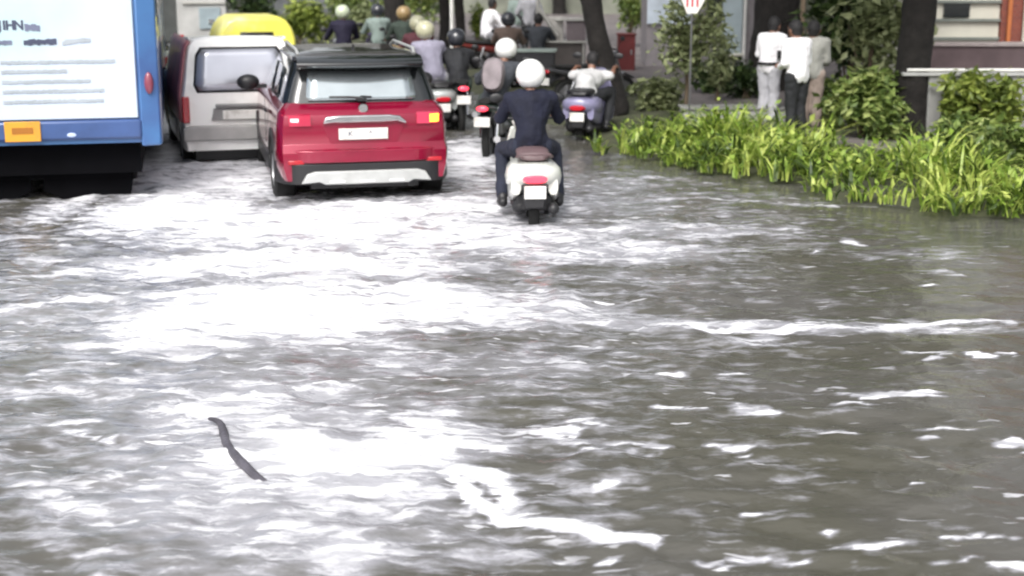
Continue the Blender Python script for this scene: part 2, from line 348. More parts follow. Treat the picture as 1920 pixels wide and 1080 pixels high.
# grass: broad arching blades in clumps along the waterline
def blade(mb, x, y, z, h, az, lean, w):
    dx, dy = math.cos(az), math.sin(az); sx, sy = -dy*w, dx*w; vs = []
    for k, t in enumerate((0, .4, .75, 1)):
        r = lean*t*t; zz = h*(t-.35*lean*t*t*t)
        ww = (.55, 1, .75, .06)[k]
        cx, cy = x+dx*r*h, y+dy*r*h
        vs += [(cx-sx*ww, cy-sy*ww, z+zz), (cx+sx*ww, cy+sy*ww, z+zz)]
    mb.add(vs, [(0, 1, 3, 2), (2, 3, 5, 4), (4, 5, 7, 6)])
def leafmat(name, c1, c2, c3, sc=3):
    m = bpy.data.materials.new(name); m.use_nodes = True; N = m.node_tree.nodes; L = m.node_tree.links; b = N['Principled BSDF']
    b.inputs['Roughness'].default_value = .42; tc = N.new('ShaderNodeTexCoord'); n = N.new('ShaderNodeTexNoise'); n.inputs['Scale'].default_value = sc; n.inputs['Detail'].default_value = 6; n.inputs['Roughness'].default_value = .7
    L.new(tc.outputs['Object'], n.inputs['Vector']); r = N.new('ShaderNodeValToRGB'); ge_ = N.new('ShaderNodeNewGeometry'); mm_ = N.new('ShaderNodeMath'); mm_.operation = 'MULTIPLY_ADD'; mm_.inputs[1].default_value = .34; L.new(ge_.outputs['Random Per Island'], mm_.inputs[0]); ma_ = N.new('ShaderNodeMath'); ma_.operation = 'SUBTRACT'; ma_.inputs[1].default_value = .17; L.new(n.outputs['Fac'], ma_.inputs[0]); L.new(ma_.outputs[0], mm_.inputs[2]); L.new(mm_.outputs[0], r.inputs[0])
    e = r.color_ramp.elements; e[0].position = .34; e[0].color = (*c1, 1); e[1].position = .66; e[1].color = (*c3, 1); k = e.new(.5); k.color = (*c2, 1)
    L.new(r.outputs[0], b.inputs['Base Color'])
    tr = N.new('ShaderNodeBsdfTranslucent'); L.new(r.outputs[0], tr.inputs[0]); ms = N.new('ShaderNodeMixShader'); ms.inputs[0].default_value = .35
    L.new(b.outputs[0], ms.inputs[1]); L.new(tr.outputs[0], ms.inputs[2]); L.new(ms.outputs[0], N['Material Output'].inputs[0])
    MATS[name] = m; return m
LG = leafmat('grass_blade', (.05, .085, .02), (.25, .38, .05), (.58, .66, .17), 1.3)
LD = leafmat('dark_leaf', (.018, .035, .012), (.045, .08, .022), (.10, .15, .045), 2)
LM = leafmat('mid_leaf', (.07, .115, .03), (.20, .28, .07), (.40, .46, .16), 2.5)
LY = leafmat('yellow_green_leaf', (.10, .14, .03), (.24, .31, .06), (.42, .48, .12), 2)
LO = leafmat('pale_olive_leaf', (.13, .155, .07), (.25, .29, .14), (.40, .44, .23), 2)
def leaves(mb, c, r, n, size, rg, droop=.3):
    for _ in range(n):
        while True:
            p = Vector((rg.uniform(-1, 1), rg.uniform(-1, 1), rg.uniform(-1, 1)))
            if p.length <= 1 and rg.random() < .25+.75*p.length: break
        p = Vector((p.x*r[0], p.y*r[1], p.z*r[2]))+Vector(c)
        az = rg.uniform(0, 6.283); el = rg.gauss(-droop, .5); s = size*rg.uniform(.6, 1.3)
        d = Vector((math.cos(az)*math.cos(el), math.sin(az)*math.cos(el), math.sin(el)))
        w = d.cross(Vector((rg.gauss(0, .5), rg.gauss(0, .5), 1))).normalized()*s*.28
        nrm = w.cross(d).normalized()*s*.06
        mb.add([p, p+d*s*.45+w-nrm, p+d*s, p+d*s*.45-w-nrm], [(0, 1, 2, 3)])
mb = MB(); ge = edge_pts(.09); r1 = random.Random(3)
for (x, y) in ge:
    if y < 8 or y > 19.2: continue
    for k in range(9):
        d = r1.random()**1.1*(2.3 if y > 16.5 else 3.1)-.22; cx = x+NB.x*d+r1.gauss(0, .1); cy = y+NB.y*d+r1.gauss(0, .1)
        if y > 18.3 and d < .45: continue
        cl = vnoise(np.array([cx*1.1]), np.array([cy*1.1]), 4)[0]
        hh = (.12+.46*cl)*(1 if d > 0 else .6)*(1.3 if y < 16 else 1.25)
        if y > 18.2: hh *= .8
        if d > 1.5 and r1.random() < .45: continue
        if r1.random() < .5: leaves(mb, (cx, cy, .05+hh*.55), (.1, .1, hh*.4), 4, .11, r1, -.2)
        for j in range(6):
            blade(mb, cx+r1.gauss(0, .03), cy+r1.gauss(0, .03), .04, hh*r1.uniform(.55, 1.15), r1.uniform(0, 6.3), r1.uniform(.3, 1.3), r1.uniform(.009, .024))
tag(mb.build('grass', LG, smooth=False), 'bright green leafy grass growing along the edge of the flood water', 'grass', kind='stuff')

# ------------------------------------------------------------------ plants and trees
def bush(name, label, cat, px, py, w, h, lm, n=900, size=.13, seed=1, z=.12, group=None, lumps=9, stem=True, base=.1, depth=None, single=False):
    rg = random.Random(seed); e = empty(name, (0, 0, 0), 0, label, cat, group); place(e, px, py, z)
    dp = depth or w*.8
    mb = MB()
    cs = []
    for k in range(lumps):
        a = rg.uniform(0, 6.28); rr = rg.uniform(0, .62)
        cs.append((math.cos(a)*rr*w/2, math.sin(a)*rr*dp/2, base*h+(h*(1-base))*rg.uniform(.2, .8)))
    for c in cs:
        q = rg.uniform(.22, .4); leaves(mb, c, (w*q*.75, dp*q*.75, h*q*.7), n//lumps, size, rg)
    mb.build('foliage', lm, e, smooth=False)
    if stem:
        mb = MB()
        if single: mb.tube([(0, 0, -.05), (.02, 0, h*.3), (-.02, .02, h*.62)], [.035, .028, .02], 8)
        for c in cs:
            if single: mb.tube([(0, 0, h*.42), (c[0]*.5, c[1]*.5, c[2]*.85), c], [.018, .012, .006], 5); continue
            mb.tube([(rg.gauss(0, .04), rg.gauss(0, .04), -.05), (c[0]*.4, c[1]*.4, c[2]*.5), c], [.02, .014, .006], 5)
        mb.build('stem', mat('twig_bark', (.12, .09, .06), .9), e)
    return e
BARK = mat('dark_bark', (.014, .012, .011), .95, vs=5, var=.45, bump=1, bs=14)
crown_cache = {}
def crown_mesh(kind, lm, n=5200, size=.34):
    if kind in crown_cache: return crown_cache[kind]
    rg = random.Random(len(kind)*13+5); mb = MB()
    for k in range(26):
        a = rg.uniform(0, 6.28); rr = rg.uniform(.3, 3.1); c = (math.cos(a)*rr, math.sin(a)*rr, rg.uniform(4.0, 8.5)-rr*.35)
        q = rg.uniform(.7, 1.3); leaves(mb, c, (q, q, q*.7), n//26, size, rg)
    o = mb.build('crown', lm, None, smooth=False); crown_cache[kind] = o.data; bpy.data.objects.remove(o); return crown_cache[kind]
def tree(label, px, py, r0, top, kind='broad', lm=None, seed=1, flare=1.35, z=.12, name='tree', ht=5.2, crown=True, loc=None):
    "trunk from the base to `top` = offset at two metres height, then limbs into the crown"
    rg = random.Random(seed); e = empty(name, (0, 0, 0), 0, label, 'tree', None); place(e, px, py, z)
    if loc: e.location = (loc[0], loc[1], z)
    mb = MB(); pts = []; rs = []
    for k in range(15):
        h = ht*k/14; t = h/2
        pts.append((top[0]*min(t, 1.6)+.03*math.sin(h*3+seed), top[1]*min(t, 1.6)+.03*math.cos(h*2.4), h-.1))
        rs.append(r0*(1+(flare-1)*math.exp(-h*4)+.25*(flare-1)*math.exp(-h*14))*(1-.08*h/2)*(1+.05*math.sin(h*7+seed)))
    mb.tube(pts, rs, 16)
    tip = pts[-1]
    for k in range(7):
        a = 6.28*k/7+rg.uniform(-.3, .3); s = pts[9+k % 5]
        mb.tube([s, (s[0]+math.cos(a)*.7, s[1]+math.sin(a)*.7, s[2]+.7), (s[0]+math.cos(a)*2.1, s[1]+math.sin(a)*2.1, s[2]+2.0)], [r0*.45, r0*.3, r0*.1], 7)
    tr = mb.build('trunk', BARK, e)
    tx = bpy.data.textures.get('barktex') or bpy.data.textures.new('barktex', 'CLOUDS'); tx.noise_scale = .12
    sb = tr.modifiers.new('s', 'SUBSURF'); sb.levels = 2; sb.render_levels = 2
    d = tr.modifiers.new('d', 'DISPLACE'); d.texture = tx; d.strength = r0*.22; d.texture_coords = 'LOCAL'
    if crown:
        c = bpy.data.objects.new('crown', crown_mesh(kind, lm or LD)); COL.objects.link(c); c.parent = e; c.rotation_euler.z = seed; c.location.z = ht-4.6
        c.location.x = tip[0]; c.location.y = tip[1]
    return e
tree('dark slender tree trunk leaning left beside the person on the pale moped', 1160, 212, .17, (-.5, 0), seed=1, flare=1.2)
tree('thick straight dark trunk beside the round bush, in front of the concrete wall', 1708, 258, .235, (-.02, 0), seed=2, flare=1.35)
tree('broad black tree trunk directly behind the two people in white shirts', 1448, 172, .42, (0, 0), seed=3, flare=1.1)
tree('dark tree trunk above the roof spoiler of the red car', 742, 108, .27, (-.04, 0), seed=4, flare=1.2)
tree('dark trunk just left of the thin white pole', 833, 98, .14, (0, 0), seed=5, flare=1.1)
tree('brown trunk just right of the thin white pole', 862, 98, .13, (0, 0), seed=6, flare=1.1)
bush('young_tree', 'young thin trunked tree with pale olive leaves behind the grass', 'tree', 1284, 226, 1.3, 1.75, LO, 1500, .12, 5, base=.42, lumps=12, single=True)
bush('bush', 'round bright green bush left of the thick straight trunk', 'bush', 1615, 262, 1.15, 1.0, LM, 1500, .15, 6)
bush('shrub', 'tall dark shrub with drooping branches left of the thick straight trunk', 'shrub', 1590, 190, 1.9, 2.4, LD, 2200, .2, 8, base=.2, lumps=16)
bush('shrub', 'light green drooping foliage overhanging the round bush', 'shrub', 1625, 222, 1.2, 1.75, LO, 420, .2, 9, base=.5, lumps=9)
bush('shrub', 'yellow green shrub growing against the grey concrete wall', 'shrub', 1812, 268, 1.25, .95, LY, 1300, .13, 10, base=0)
bush('shrub', 'low dark shrub right behind the thin young tree', 'shrub', 1345, 178, 1.3, .6, LD, 900, .14, 11)
bush('shrub', 'loose pale shrub spreading round the foot of the thin young tree', 'shrub', 1235, 205, 1.1, .55, LO, 800, .13, 41, base=0)
bush('shrub', 'ragged green shrub just right of the standing people', 'shrub', 1562, 246, .8, .8, LM, 800, .14, 42, base=0)
bush('shrub', 'green undergrowth at the left foot of the thick straight trunk', 'shrub', 1668, 270, .8, .65, LM, 800, .14, 43, base=0)
bush('shrub', 'light olive branches hanging left of the thick straight trunk at the top', 'shrub', 1676, 222, 1.1, 1.9, LO, 650, .17, 44, base=.42, stem=False)
bush('shrub', 'bright leafy sprays in front of the concrete wall, right of the thick trunk', 'shrub', 1860, 275, 1.1, .95, LY, 700, .14, 46, base=.1)
bush('shrub', 'light olive sprays in front of the pale shop wall', 'shrub', 1345, 195, .7, 1.2, LO, 420, .13, 45, base=.2)
bush('shrub', 'small dark shrub left of the people in white shirts', 'shrub', 1400, 190, .7, .55, LD, 500, .12, 12)
bush('shrub', 'green shrub left of the blue and white board', 'shrub', 1180, 92, 1.3, 1.6, LM, 800, .17, 13, base=.3)
bush('shrub', 'weedy green shrub at the foot of the thick straight trunk', 'shrub', 1795, 300, 1.0, .6, LM, 900, .13, 14, base=0)
bush('shrub', 'leafy green weeds in the grass at the right edge, below the concrete wall', 'shrub', 1900, 322, 1.1, .55, LM, 900, .13, 17, base=0)
bush('shrub', 'small yellow green tuft between the two thin trunks and the stall', 'shrub', 895, 88, .7, 1.2, LY, 500, .13, 15)
# far hedges and far trees (each its own thing)
hz = [(560, 80, 2.2, 1.25, LY, 'pale yellow green hedge right of the yellow canopy'), (655, 76, 2.4, 1.7, LM, 'green hedge behind the rider in navy'),
      (470, 45, 2.6, 1.5, LD, 'dark hedge far behind the yellow canopy'), (790, 55, 3.0, 2.0, LM, 'green hedge far behind the trunk pair'), (700, 85, 1.3, 1.2, LO, 'pale olive shrub left of the trunk above the red car')]
for i, (px, py, w, h, lm, lab) in enumerate(hz):
    bush('hedge', lab, 'hedge', px, py, w, h, lm, 1500, .2, 20+i, z=0, base=0, depth=.9)
rt = random.Random(12)
TL = ['tall far tree at the left end of the flooded road', 'tall far tree beyond the silver van', 'tall far tree beyond the rider in navy', 'tall far tree beyond the thin white pole', 'tall far tree beyond the roadside stall', 'tall far tree beyond the pale shop front', 'farthest tall tree beyond the top right building', 'tall tree just behind the brick part of the building', 'tall tree nearest behind the grey concrete wall', 'tall tree behind the cream part of the building', 'tall tree beyond the brown fence panel', 'tall tree on the left side of the road, the farther one', 'tall tree on the left side of the road, the nearer one']
for i, (x, y) in enumerate([(-22, 62), (-14, 74), (-6, 70), (2, 62), (9, 55), (16, 48), (23, 42), (20, 30), (14, 24), (15, 33), (9, 38), (-24, 40), (-26, 28)]):
    lab = TL[i]
    t = tree(lab, 0, 0, .28, (0, 0), seed=30+i, ht=5.2, z=0, loc=(x, y)); t['group'] = 'tall trees in the far background'
# ------------------------------------------------------------------ vehicles (local frame: x right, y forward, rear at y = 0, z from the road; the road lies .12 m under the water)
SUB = -.12
def shell(stations, prof, closed_rear=True):
    "stations: list of dicts; prof(st) gives the half profile bottom centre -> top centre as (x, y, z)"
    mb = MB(); rings = []
    for st in stations:
        h = prof(st); rings.append([(-x, y, z) for x, y, z in h[::-1]] [0:]+[(x, y, z) for x, y, z in h])
    n = len(rings[0])
    o = len(mb.v); mb.v += [tuple(p) for r in rings for p in r]
    for i in range(len(rings)-1):
        for j in range(n-1): mb.f.append((o+i*n+j, o+i*n+j+1, o+(i+1)*n+j+1, o+(i+1)*n+j))
        mb.f.append((o+i*n+n-1, o+i*n, o+(i+1)*n, o+(i+1)*n+n-1))
    h = n//2
    for i in (0, len(rings)-1):
        for j in range(h-1):
            a, b = o+i*n+(h-1-j), o+i*n+(h-2-j); c, d = o+i*n+(h+j+1), o+i*n+(h+j)
            mb.f.append((a, b, c, d))
    return mb
def arch(y, axles, Rr, zc, zb):
    for ya in axles:
        if abs(y-ya) < Rr: return max(zb, zc+math.sqrt(Rr*Rr-(y-ya)**2))
    return zb
def wheel(parent, x, y, r=.33, w=.21, side=1, rim=RIM, spokes=5):
    wh = MB().lathe([(-w/2, r*.62), (-w/2, r*.9), (-w/2+.02, r*.985), (-w/4, r), (w/4, r), (w/2-.02, r*.985), (w/2, r*.9), (w/2, r*.62)], (0, 0, 0), 'x', 32, True).build('wheel', RUB, parent)
    wh.location = (x, y, r)
    m = MB().lathe([(w/2-.015, r*.64), (w/2-.01, r*.56), (w/2-.07, r*.5), (w/2-.08, .001)], (0, 0, 0), 'x', 24)
    for k in range(spokes):
        q = 2*math.pi*k/spokes; m.box((w/2-.045, math.sin(q)*r*.3, math.cos(q)*r*.3), (.03, .05, r*.55), Matrix.Rotation(-q, 3, 'X'))
    m.ell((w/2-.04, 0, 0), (.02, .05, .05))
    ri = m.build('rim', rim, wh)
    if side < 0: ri.rotation_euler.z = math.pi
    return wh
def plate(parent, x, y, z, w, h, text=None, m=PLATE, size=.09, name='number_plate', rx=0):
    p = MB().box((0, 0, 0), (w, .012, h)).build(name, m, parent, bevel=.006); p.location = (x, y, z)
    if text: textmesh(text, size, 'lettering', INK, p, (0, -.0085, 0), 90, .001)
    return p

# ---- red SUV
RED = mat('crimson_paint', (.26, .004, .032), .2, .3, coat=1, var=.06, dirt=(.20, .006, .026), vs=2)
def suv():
    e = empty('suv', (0, 0, SUB), 0, 'red car with a black roof, silver lower bumper guard and orange right indicator', 'car')
    AX, RR, ZC = (.78, 3.28), .40, .34
    ys = [0, .02, .06, .14, .25, .34]+[.78-RR*math.cos(math.radians(a)) for a in range(0, 181, 15)]+[1.35, 2.0, 2.7]+[3.28-RR*math.cos(math.radians(a)) for a in range(0, 181, 15)]+[3.8, 3.92, 3.98]
    def prof(y):
        za = arch(y, AX, RR, ZC, .32)
        w = .885
        if y < .3: w -= .055*(1-y/.3)**2
        if y > 3.5: w -= .22*((y-3.5)/.5)**2
        zt = 1.13 if y < 2.75 else 1.13-.22*((y-2.75)/1.25)**1.4
        k = max(0, 1-y/.30)
        def ln(z):
            if y > .3: return y
            if z < .62: o = .01
            elif z < .70: o = .01+.07*(z-.62)/.08
            elif z < 1.0: o = .08+.01*(z-.7)/.3
            else: o = .09+.16*(z-1.0)/.14
            return y+o*k
        z4 = max(.46, za+.03); z5 = max(.62, za+.06)
        pts = [(.001, .32), (w-.32, .32), (w-.32, za), (w-.04, za+.002), (w-.005, z4), (w, z5), (w-.008, max(.70, za+.08)), (w-.015, .86), (w-.03, 1.0), (w-.055, 1.05), (w-.115, zt-.01), (w-.19, zt), (.001, zt+.01)]
        pts = [(x, min(z, zt+.01)) for x, z in pts]
        return [(x, ln(z), z) for x, z in pts]
    body = shell(ys, prof).build('body', RED, e, ang=50)
    b = body.modifiers.new('b', 'BEVEL'); b.width = .012; b.segments = 2; b.limit_method = 'ANGLE'; b.angle_limit = R(35)
    # black greenhouse
    def ring(hw, y0, y1, z, rr=.16):
        out = []
        for cx, cy, a0 in ((hw-rr, y0+rr, -90), (hw-rr, y1-rr, 0), (-hw+rr, y1-rr, 90), (-hw+rr, y0+rr, 180)):
            for a in range(0, 91, 18): out.append((cx+rr*math.cos(R(a0+a)), cy+rr*math.sin(R(a0+a)), z))
        return out
    gh = MB().loft([ring(.79, .22, 3.05, 1.11), ring(.77, .27, 2.8, 1.20), ring(.72, .36, 2.55, 1.37), ring(.67, .44, 2.3, 1.52), ring(.64, .48, 2.2, 1.57)])
    gh.build('greenhouse', mat('gloss_black', (.01, .012, .013), .15, coat=1), e, ang=30)
    rf = MB().loft([ring(.665, .42, 2.25, 1.555), ring(.66, .43, 2.22, 1.59), ring(.61, .5, 2.1, 1.625), ring(.45, .65, 1.95, 1.642)])
    rf.build('roof', mat('black_roof_paint', (.045, .042, .04), .2, coat=1), e, ang=30)
    for s in (-1, 1):
        MB().tube([(s*.60, .55, 1.61), (s*.61, .65, 1.66), (s*.60, 1.9, 1.675), (s*.59, 2.05, 1.63)], .016, 8).build('roof_rail', SILV, e)
        q = MB().add([(s*.784, .75, 1.16), (s*.784, 1.55, 1.16), (s*.708, 1.55, 1.47), (s*.715, .85, 1.44)], [(0, 1, 2, 3)]); q.add([(s*.784, 1.62, 1.16), (s*.784, 2.45, 1.16), (s*.708, 2.05, 1.47), (s*.708, 1.62, 1.47)], [(0, 1, 2, 3)])
        o = q.build('side_window', GLS, e); so_ = o.modifiers.new('s', 'SOLIDIFY'); so_.thickness = .01; so_.offset = 1
    sp = MB().loft([[(x, y+.03*(x/.62)**2*2, z) for x in [-.64+1.28*k/12 for k in range(13)]] for y, z in ((.18, 1.545), (.17, 1.515), (.24, 1.475), (.48, 1.47), (.52, 1.60), (.30, 1.60), (.18, 1.545))], False, False)
    sp.build('spoiler', mat('gloss_black', ()), e, bevel=.01)
    rw = [[(-.54, .238, 1.15), (.54, .238, 1.15)], [(-.56, .262, 1.19), (.56, .262, 1.19)], [(-.54, .35, 1.36), (.54, .35, 1.36)], [(-.515, .402, 1.455), (.515, .402, 1.455)]]
    rows = []
    for (a, b) in rw: rows.append([(a[0]+(b[0]-a[0])*k/10, a[1]-.018, a[2]) for k in range(11)])
    o = MB().loft(rows, False, False).build('rear_window', mat('suv_rear_glass', (.44, .49, .51), .14, .75, var=.12, vs=2), e); q = o.modifiers.new('s', 'SOLIDIFY'); q.thickness = .012
    wp = MB().tube([(0.0, .195, 1.165), (-.12, .2, 1.18), (-.33, .215, 1.185)], [.018, .013, .008], 6); wp.tube([(-.02, .2, 1.185), (.10, .215, 1.175)], .012, 6); wp.box((0, .2, 1.15), (.09, .04, .03))
    wp.build('wiper', BLK, e)
    MB().prism([(-.015, 0), (.015, 0), (.003, .07), (-.003, .07)], .75, .87).build('antenna', BLK, e).location = (0, 0, 1.63)
    # tail lamps wrap the corners
    for s in (-1, 1):
        def lamp(x0, x1, z0, z1, off=.012, yc=.0):
            m = MB(); r_ = []
            for k in range(7):
                x = x0+(x1-x0)*k/6; y = .075+.11*max(0, (abs(x)-.66)/.2)**2-off
                r_.append([(x, y+.06, z0), (x, y, z0+.01), (x, y, z1-.01), (x, y+.06, z1)])
            return m.loft(r_, False, True)
        lamp(s*.54, s*.82, .885, 1.02).build('tail_light', mat('left_lamp_lens', (.4, .02, .06), .12, .1, coat=1, emis=(1, .04, .1), es=.12) if s < 0 else mat('right_lamp_lens', (.45, .03, .08), .12, .1, coat=1, emis=(1, .08, .16), es=.2), e)
        if s > 0: lamp(.67, .81, .90, 1.005, .02).build('indicator', AMB, e)
        else: lamp(-.74, -.66, .93, .985, .02).build('reversing_lamp', mat('pale_lamp', (.9, .7, .75), .15, coat=1, emis=(1, .7, .75), es=.35), e)
        MB().box((s*.70, .0, .52), (.16, .02, .045)).build('reflector', RLENS, e, bevel=.008)
    # chrome bar, emblem, plate
    m = MB(); m.prism([(-.42, .915), (-.39, .985), (-.25, 1.0), (.25, 1.0), (.36, .985), (.43, .925), (.43, .90), (.33, .93), (.25, .925), (-.3, .925)], .035, .085)
    m.build('chrome_bar', CHR, e, bevel=.014)
    MB().prism([(-.42, .9), (.42, .9), (.34, .70), (-.34, .70)], .079, .085).build('plate_recess', RED, e, bevel=.01)
    MB().lathe([(-.014, .001), (-.014, .045), (0, .052)], (0, .13, 1.065), 'y', 20).build('emblem', CHR, e)
    plate(e, -.01, .068, .80, .50, .12, 'K ·:· · ^···', size=.085)
    # painted bumper swell and lower black cladding with silver guard
    def band(z0, z1, w, y, t, m_, name, inset=.0, rad=.25):
        mm = MB(); r_ = []
        for k in range(25):
            q = -1+2*k/24; x = q*w; yy = y+.22*abs(q)**6 if w < .89 else y+.36*abs(q)**12
            r_.append([(x, yy+t, z0), (x, yy, z0+.015), (x, yy, z1-.015), (x, yy+t, z1)])
        return mm.loft(r_, True, True).build(name, m_, e, ang=50, bevel=.006)
    band(.50, .655, .868, -.045, .12, RED, 'bumper')
    band(.27, .515, .897, -.03, .12, BLK, 'lower_cladding')
    m = MB(); m.prism([(-.66, .30), (-.60, .40), (-.52, .425), (.52, .425), (.60, .40), (.66, .30), (.48, .315), (.42, .285), (-.42, .285), (-.48, .315)], -.075, -.01)
    m.build('skid_guard', SILV, e, bevel=.01)
    for x in (-.30, 0, .30): MB().box((x, -.078, .315), (.15, .01, .022)).build('guard_slot', mat('white_slot', (.75, .75, .74), .5), e)
    m = MB().box((0, .5, .27), (1.1, .8, .1)); m.tube([(.45, .0, .26), (.45, .6, .26)], .03, 10)
    m.box((0, 1.9, .30), (1.3, 3.0, .06)); m.build('underbody', BLK, e)
    # arch cladding, sills
    for s in (-1, 1):
        for ya in AX:
            m = MB(); r_ = []
            for a in range(-5, 186, 10):
                c, s_ = math.cos(R(a)), math.sin(R(a))
                r_.append([(s*.862, ya+c*(RR-.005), ZC+s_*(RR-.005)), (s*.898, ya+c*(RR-.005), ZC+s_*(RR-.005)), (s*.894, ya+c*(RR+.07), ZC+s_*(RR+.07)), (s*.862, ya+c*(RR+.07), ZC+s_*(RR+.07))])
            m.loft(r_).build('arch_cladding', BLK, e)
        MB().box((s*.87, 2.03, .38), (.05, 1.75, .16)).build('sill', BLK, e, bevel=.015)
        for ya in AX: wheel(e, s*.775, ya, .34, .22, s)
        MB().tube([(s*.885, 1.3, .93), (s*.905, 1.33, .94), (s*.905, 1.47, .94), (s*.885, 1.5, .93)], .012, 6).build('door_handle', BLK, e)
        MB().box((s*.9, 2.42, 1.12), (.2, .06, .05)).ell((s*1.01, 2.42, 1.17), (.13, .09, .095)).build('mirror', BLK, e)
        MB().box((s*.885, 1.6, .8), (.004, .01, .5)).build('door_gap', BLK, e)
    return e
s_ = suv(); place(s_, 688, 378, 0, R(13.5), SUB+.045); s_.scale.z = .95

# ---- silver van with maroon side
VAN = mat('silver_white_paint', (.9, .89, .87), .3, .0, coat=.7, dirt=(.74, .73, .70), vs=2)
MAR = mat('maroon_panel', (.46, .17, .19), .4, coat=.3, dirt=(.3, .13, .15), vs=3)
def van():
    e = empty('van', (0, 0, SUB), 0, 'silver van with a dark maroon left side and a wide pale rear window', 'van')
    AX, RR, ZC = (.72, 2.7), .33, .29
    ys = [0, .03, .1, .2, .32]+[.72-RR*math.cos(R(a)) for a in range(0, 181, 20)]+[1.4, 2.0]+[2.7-RR*math.cos(R(a)) for a in range(0, 181, 20)]+[3.2, 3.32]
    def prof(y):
        za = arch(y, AX, RR, ZC, .30); w = .70-(.03*(1-y/.2)**2 if y < .2 else 0)
        zt = 1.63-.05*max(0, y-.3) if y < 2.4 else 1.525-.47*((y-2.4)/.92)**1.3
        if y < .2: zt -= .03*(1-y/.2)**2
        k = max(0, 1-y/.3)
        ln = lambda z: y+(0 if z < .55 else .03+.10*max(0, (z-1.0)/.6)**1.5)*k
        p = [(.001, .3), (w-.28, .3), (w-.28, za), (w-.02, za), (w, max(.45, za+.02)), (w, max(.68, za+.04)), (w, .95), (w-.02, 1.05), (w-.07, 1.40), (w-.10, 1.53), (w-.16, 1.60), (w-.3, 1.63), (.001, 1.645)]
        p = [(x, min(z, zt+(0 if x > .01 else .01))) for x, z in p]
        return [(x, ln(z), z) for x, z in p]
    shell(ys, prof).build('body', VAN, e, ang=50).modifiers.new('b', 'BEVEL').width = .01
    # rear window with dark seal
    def panel(hw0, hw1, z0, z1, yo, t=.012, c=.05):
        m = MB(); r_ = []
        for k in range(7):
            z = z0+(z1-z0)*k/6; hw = hw0+(hw1-hw0)*k/6; y = .03+.10*max(0, (z-1.0)/.6)**1.5-yo
            if k in (0, 6): hw -= c
            r_.append([(-hw+2*hw*q/8, y, z) for q in range(9)])
        o = m.loft(r_, False, False)
        return o
    o = panel(.565, .505, .985, 1.515, .006).build('window_seal', BLK, e); o.modifiers.new('s', 'SOLIDIFY').thickness = .008
    o = panel(.54, .48, 1.01, 1.49, .016).build('rear_window', mat('lavender_reflective_glass', (.55, .56, .62), .2, .7, var=.1, vs=2), e); o.modifiers.new('s', 'SOLIDIFY').thickness = .006
    MB().prism([(-.36, .66), (-.33, .80), (.33, .80), (.36, .66)], -.004, .03).build('plate_recess', mat('grey_recess', (.25, .25, .25), .5), e)
    MB().box((0, -.01, .83), (.62, .05, .04)).build('handle_bar', mat('grey_recess', ()), e, bevel=.01)
    plate(e, 0, -.015, .72, .46, .11)
    MB().prism([(-.70, .42), (-.70, .57), (-.62, .60), (.62, .60), (.70, .57), (.70, .42)], -.06, .12).build('bumper', mat('grey_bumper', (.42, .41, .40), .5), e, bevel=.02)
    for s in (-1, 1):
        MB().box((s*.655, .012, .79), (.085, .07, .31)).build('tail_light', RLENS, e, bevel=.015)
        for ya in AX: wheel(e, s*.60, ya, .28, .16, s)
        m = MB(); r_ = []
        for y in ((.35, 1.15, 1.25, 2.2, 2.65) if s > 0 else (1.45, 2.2, 2.65)):
            r_.append([(s*.686, y, 1.09), (s*.652, y if y < 2.3 else 2.5, 1.36), (s*.634, y if y < 2.3 else 2.4, 1.45)])
        o = m.loft(r_, False, False).build('side_window', GLS, e); q = o.modifiers.new('s', 'SOLIDIFY'); q.thickness = .02; q.offset = 1 if s > 0 else -1
        MB().tube([(s*.56, .2, 1.61), (s*.56, 2.3, 1.52)], .018, 6).build('roof_gutter', VAN, e)
        MB().box((s*.78, 2.6, 1.1), (.16, .05, .04)).box((s*.84, 2.6, 1.14), (.05, .08, .18)).build('mirror', BLK, e, bevel=.01)
    m = MB(); r_ = []
    for y in (.12, .5, 1.0, 2.0, 2.35): r_.append([(-.707, y, .64), (-.709, y, .96), (-.694, y, 1.06), (-.645, y, 1.39), (-.618, y, 1.52), (-.57, y, 1.585)])
    o = m.loft(r_, False, False).build('maroon_side', MAR, e); q = o.modifiers.new('s', 'SOLIDIFY'); q.thickness = .02; q.offset = 0
    MB().box((0, 1.6, .24), (1.1, 2.9, .14)).build('underbody', BLK, e)
    return e
v_ = van(); place(v_, 458, 308, 0, R(17), SUB); v_.scale.z = 1.0

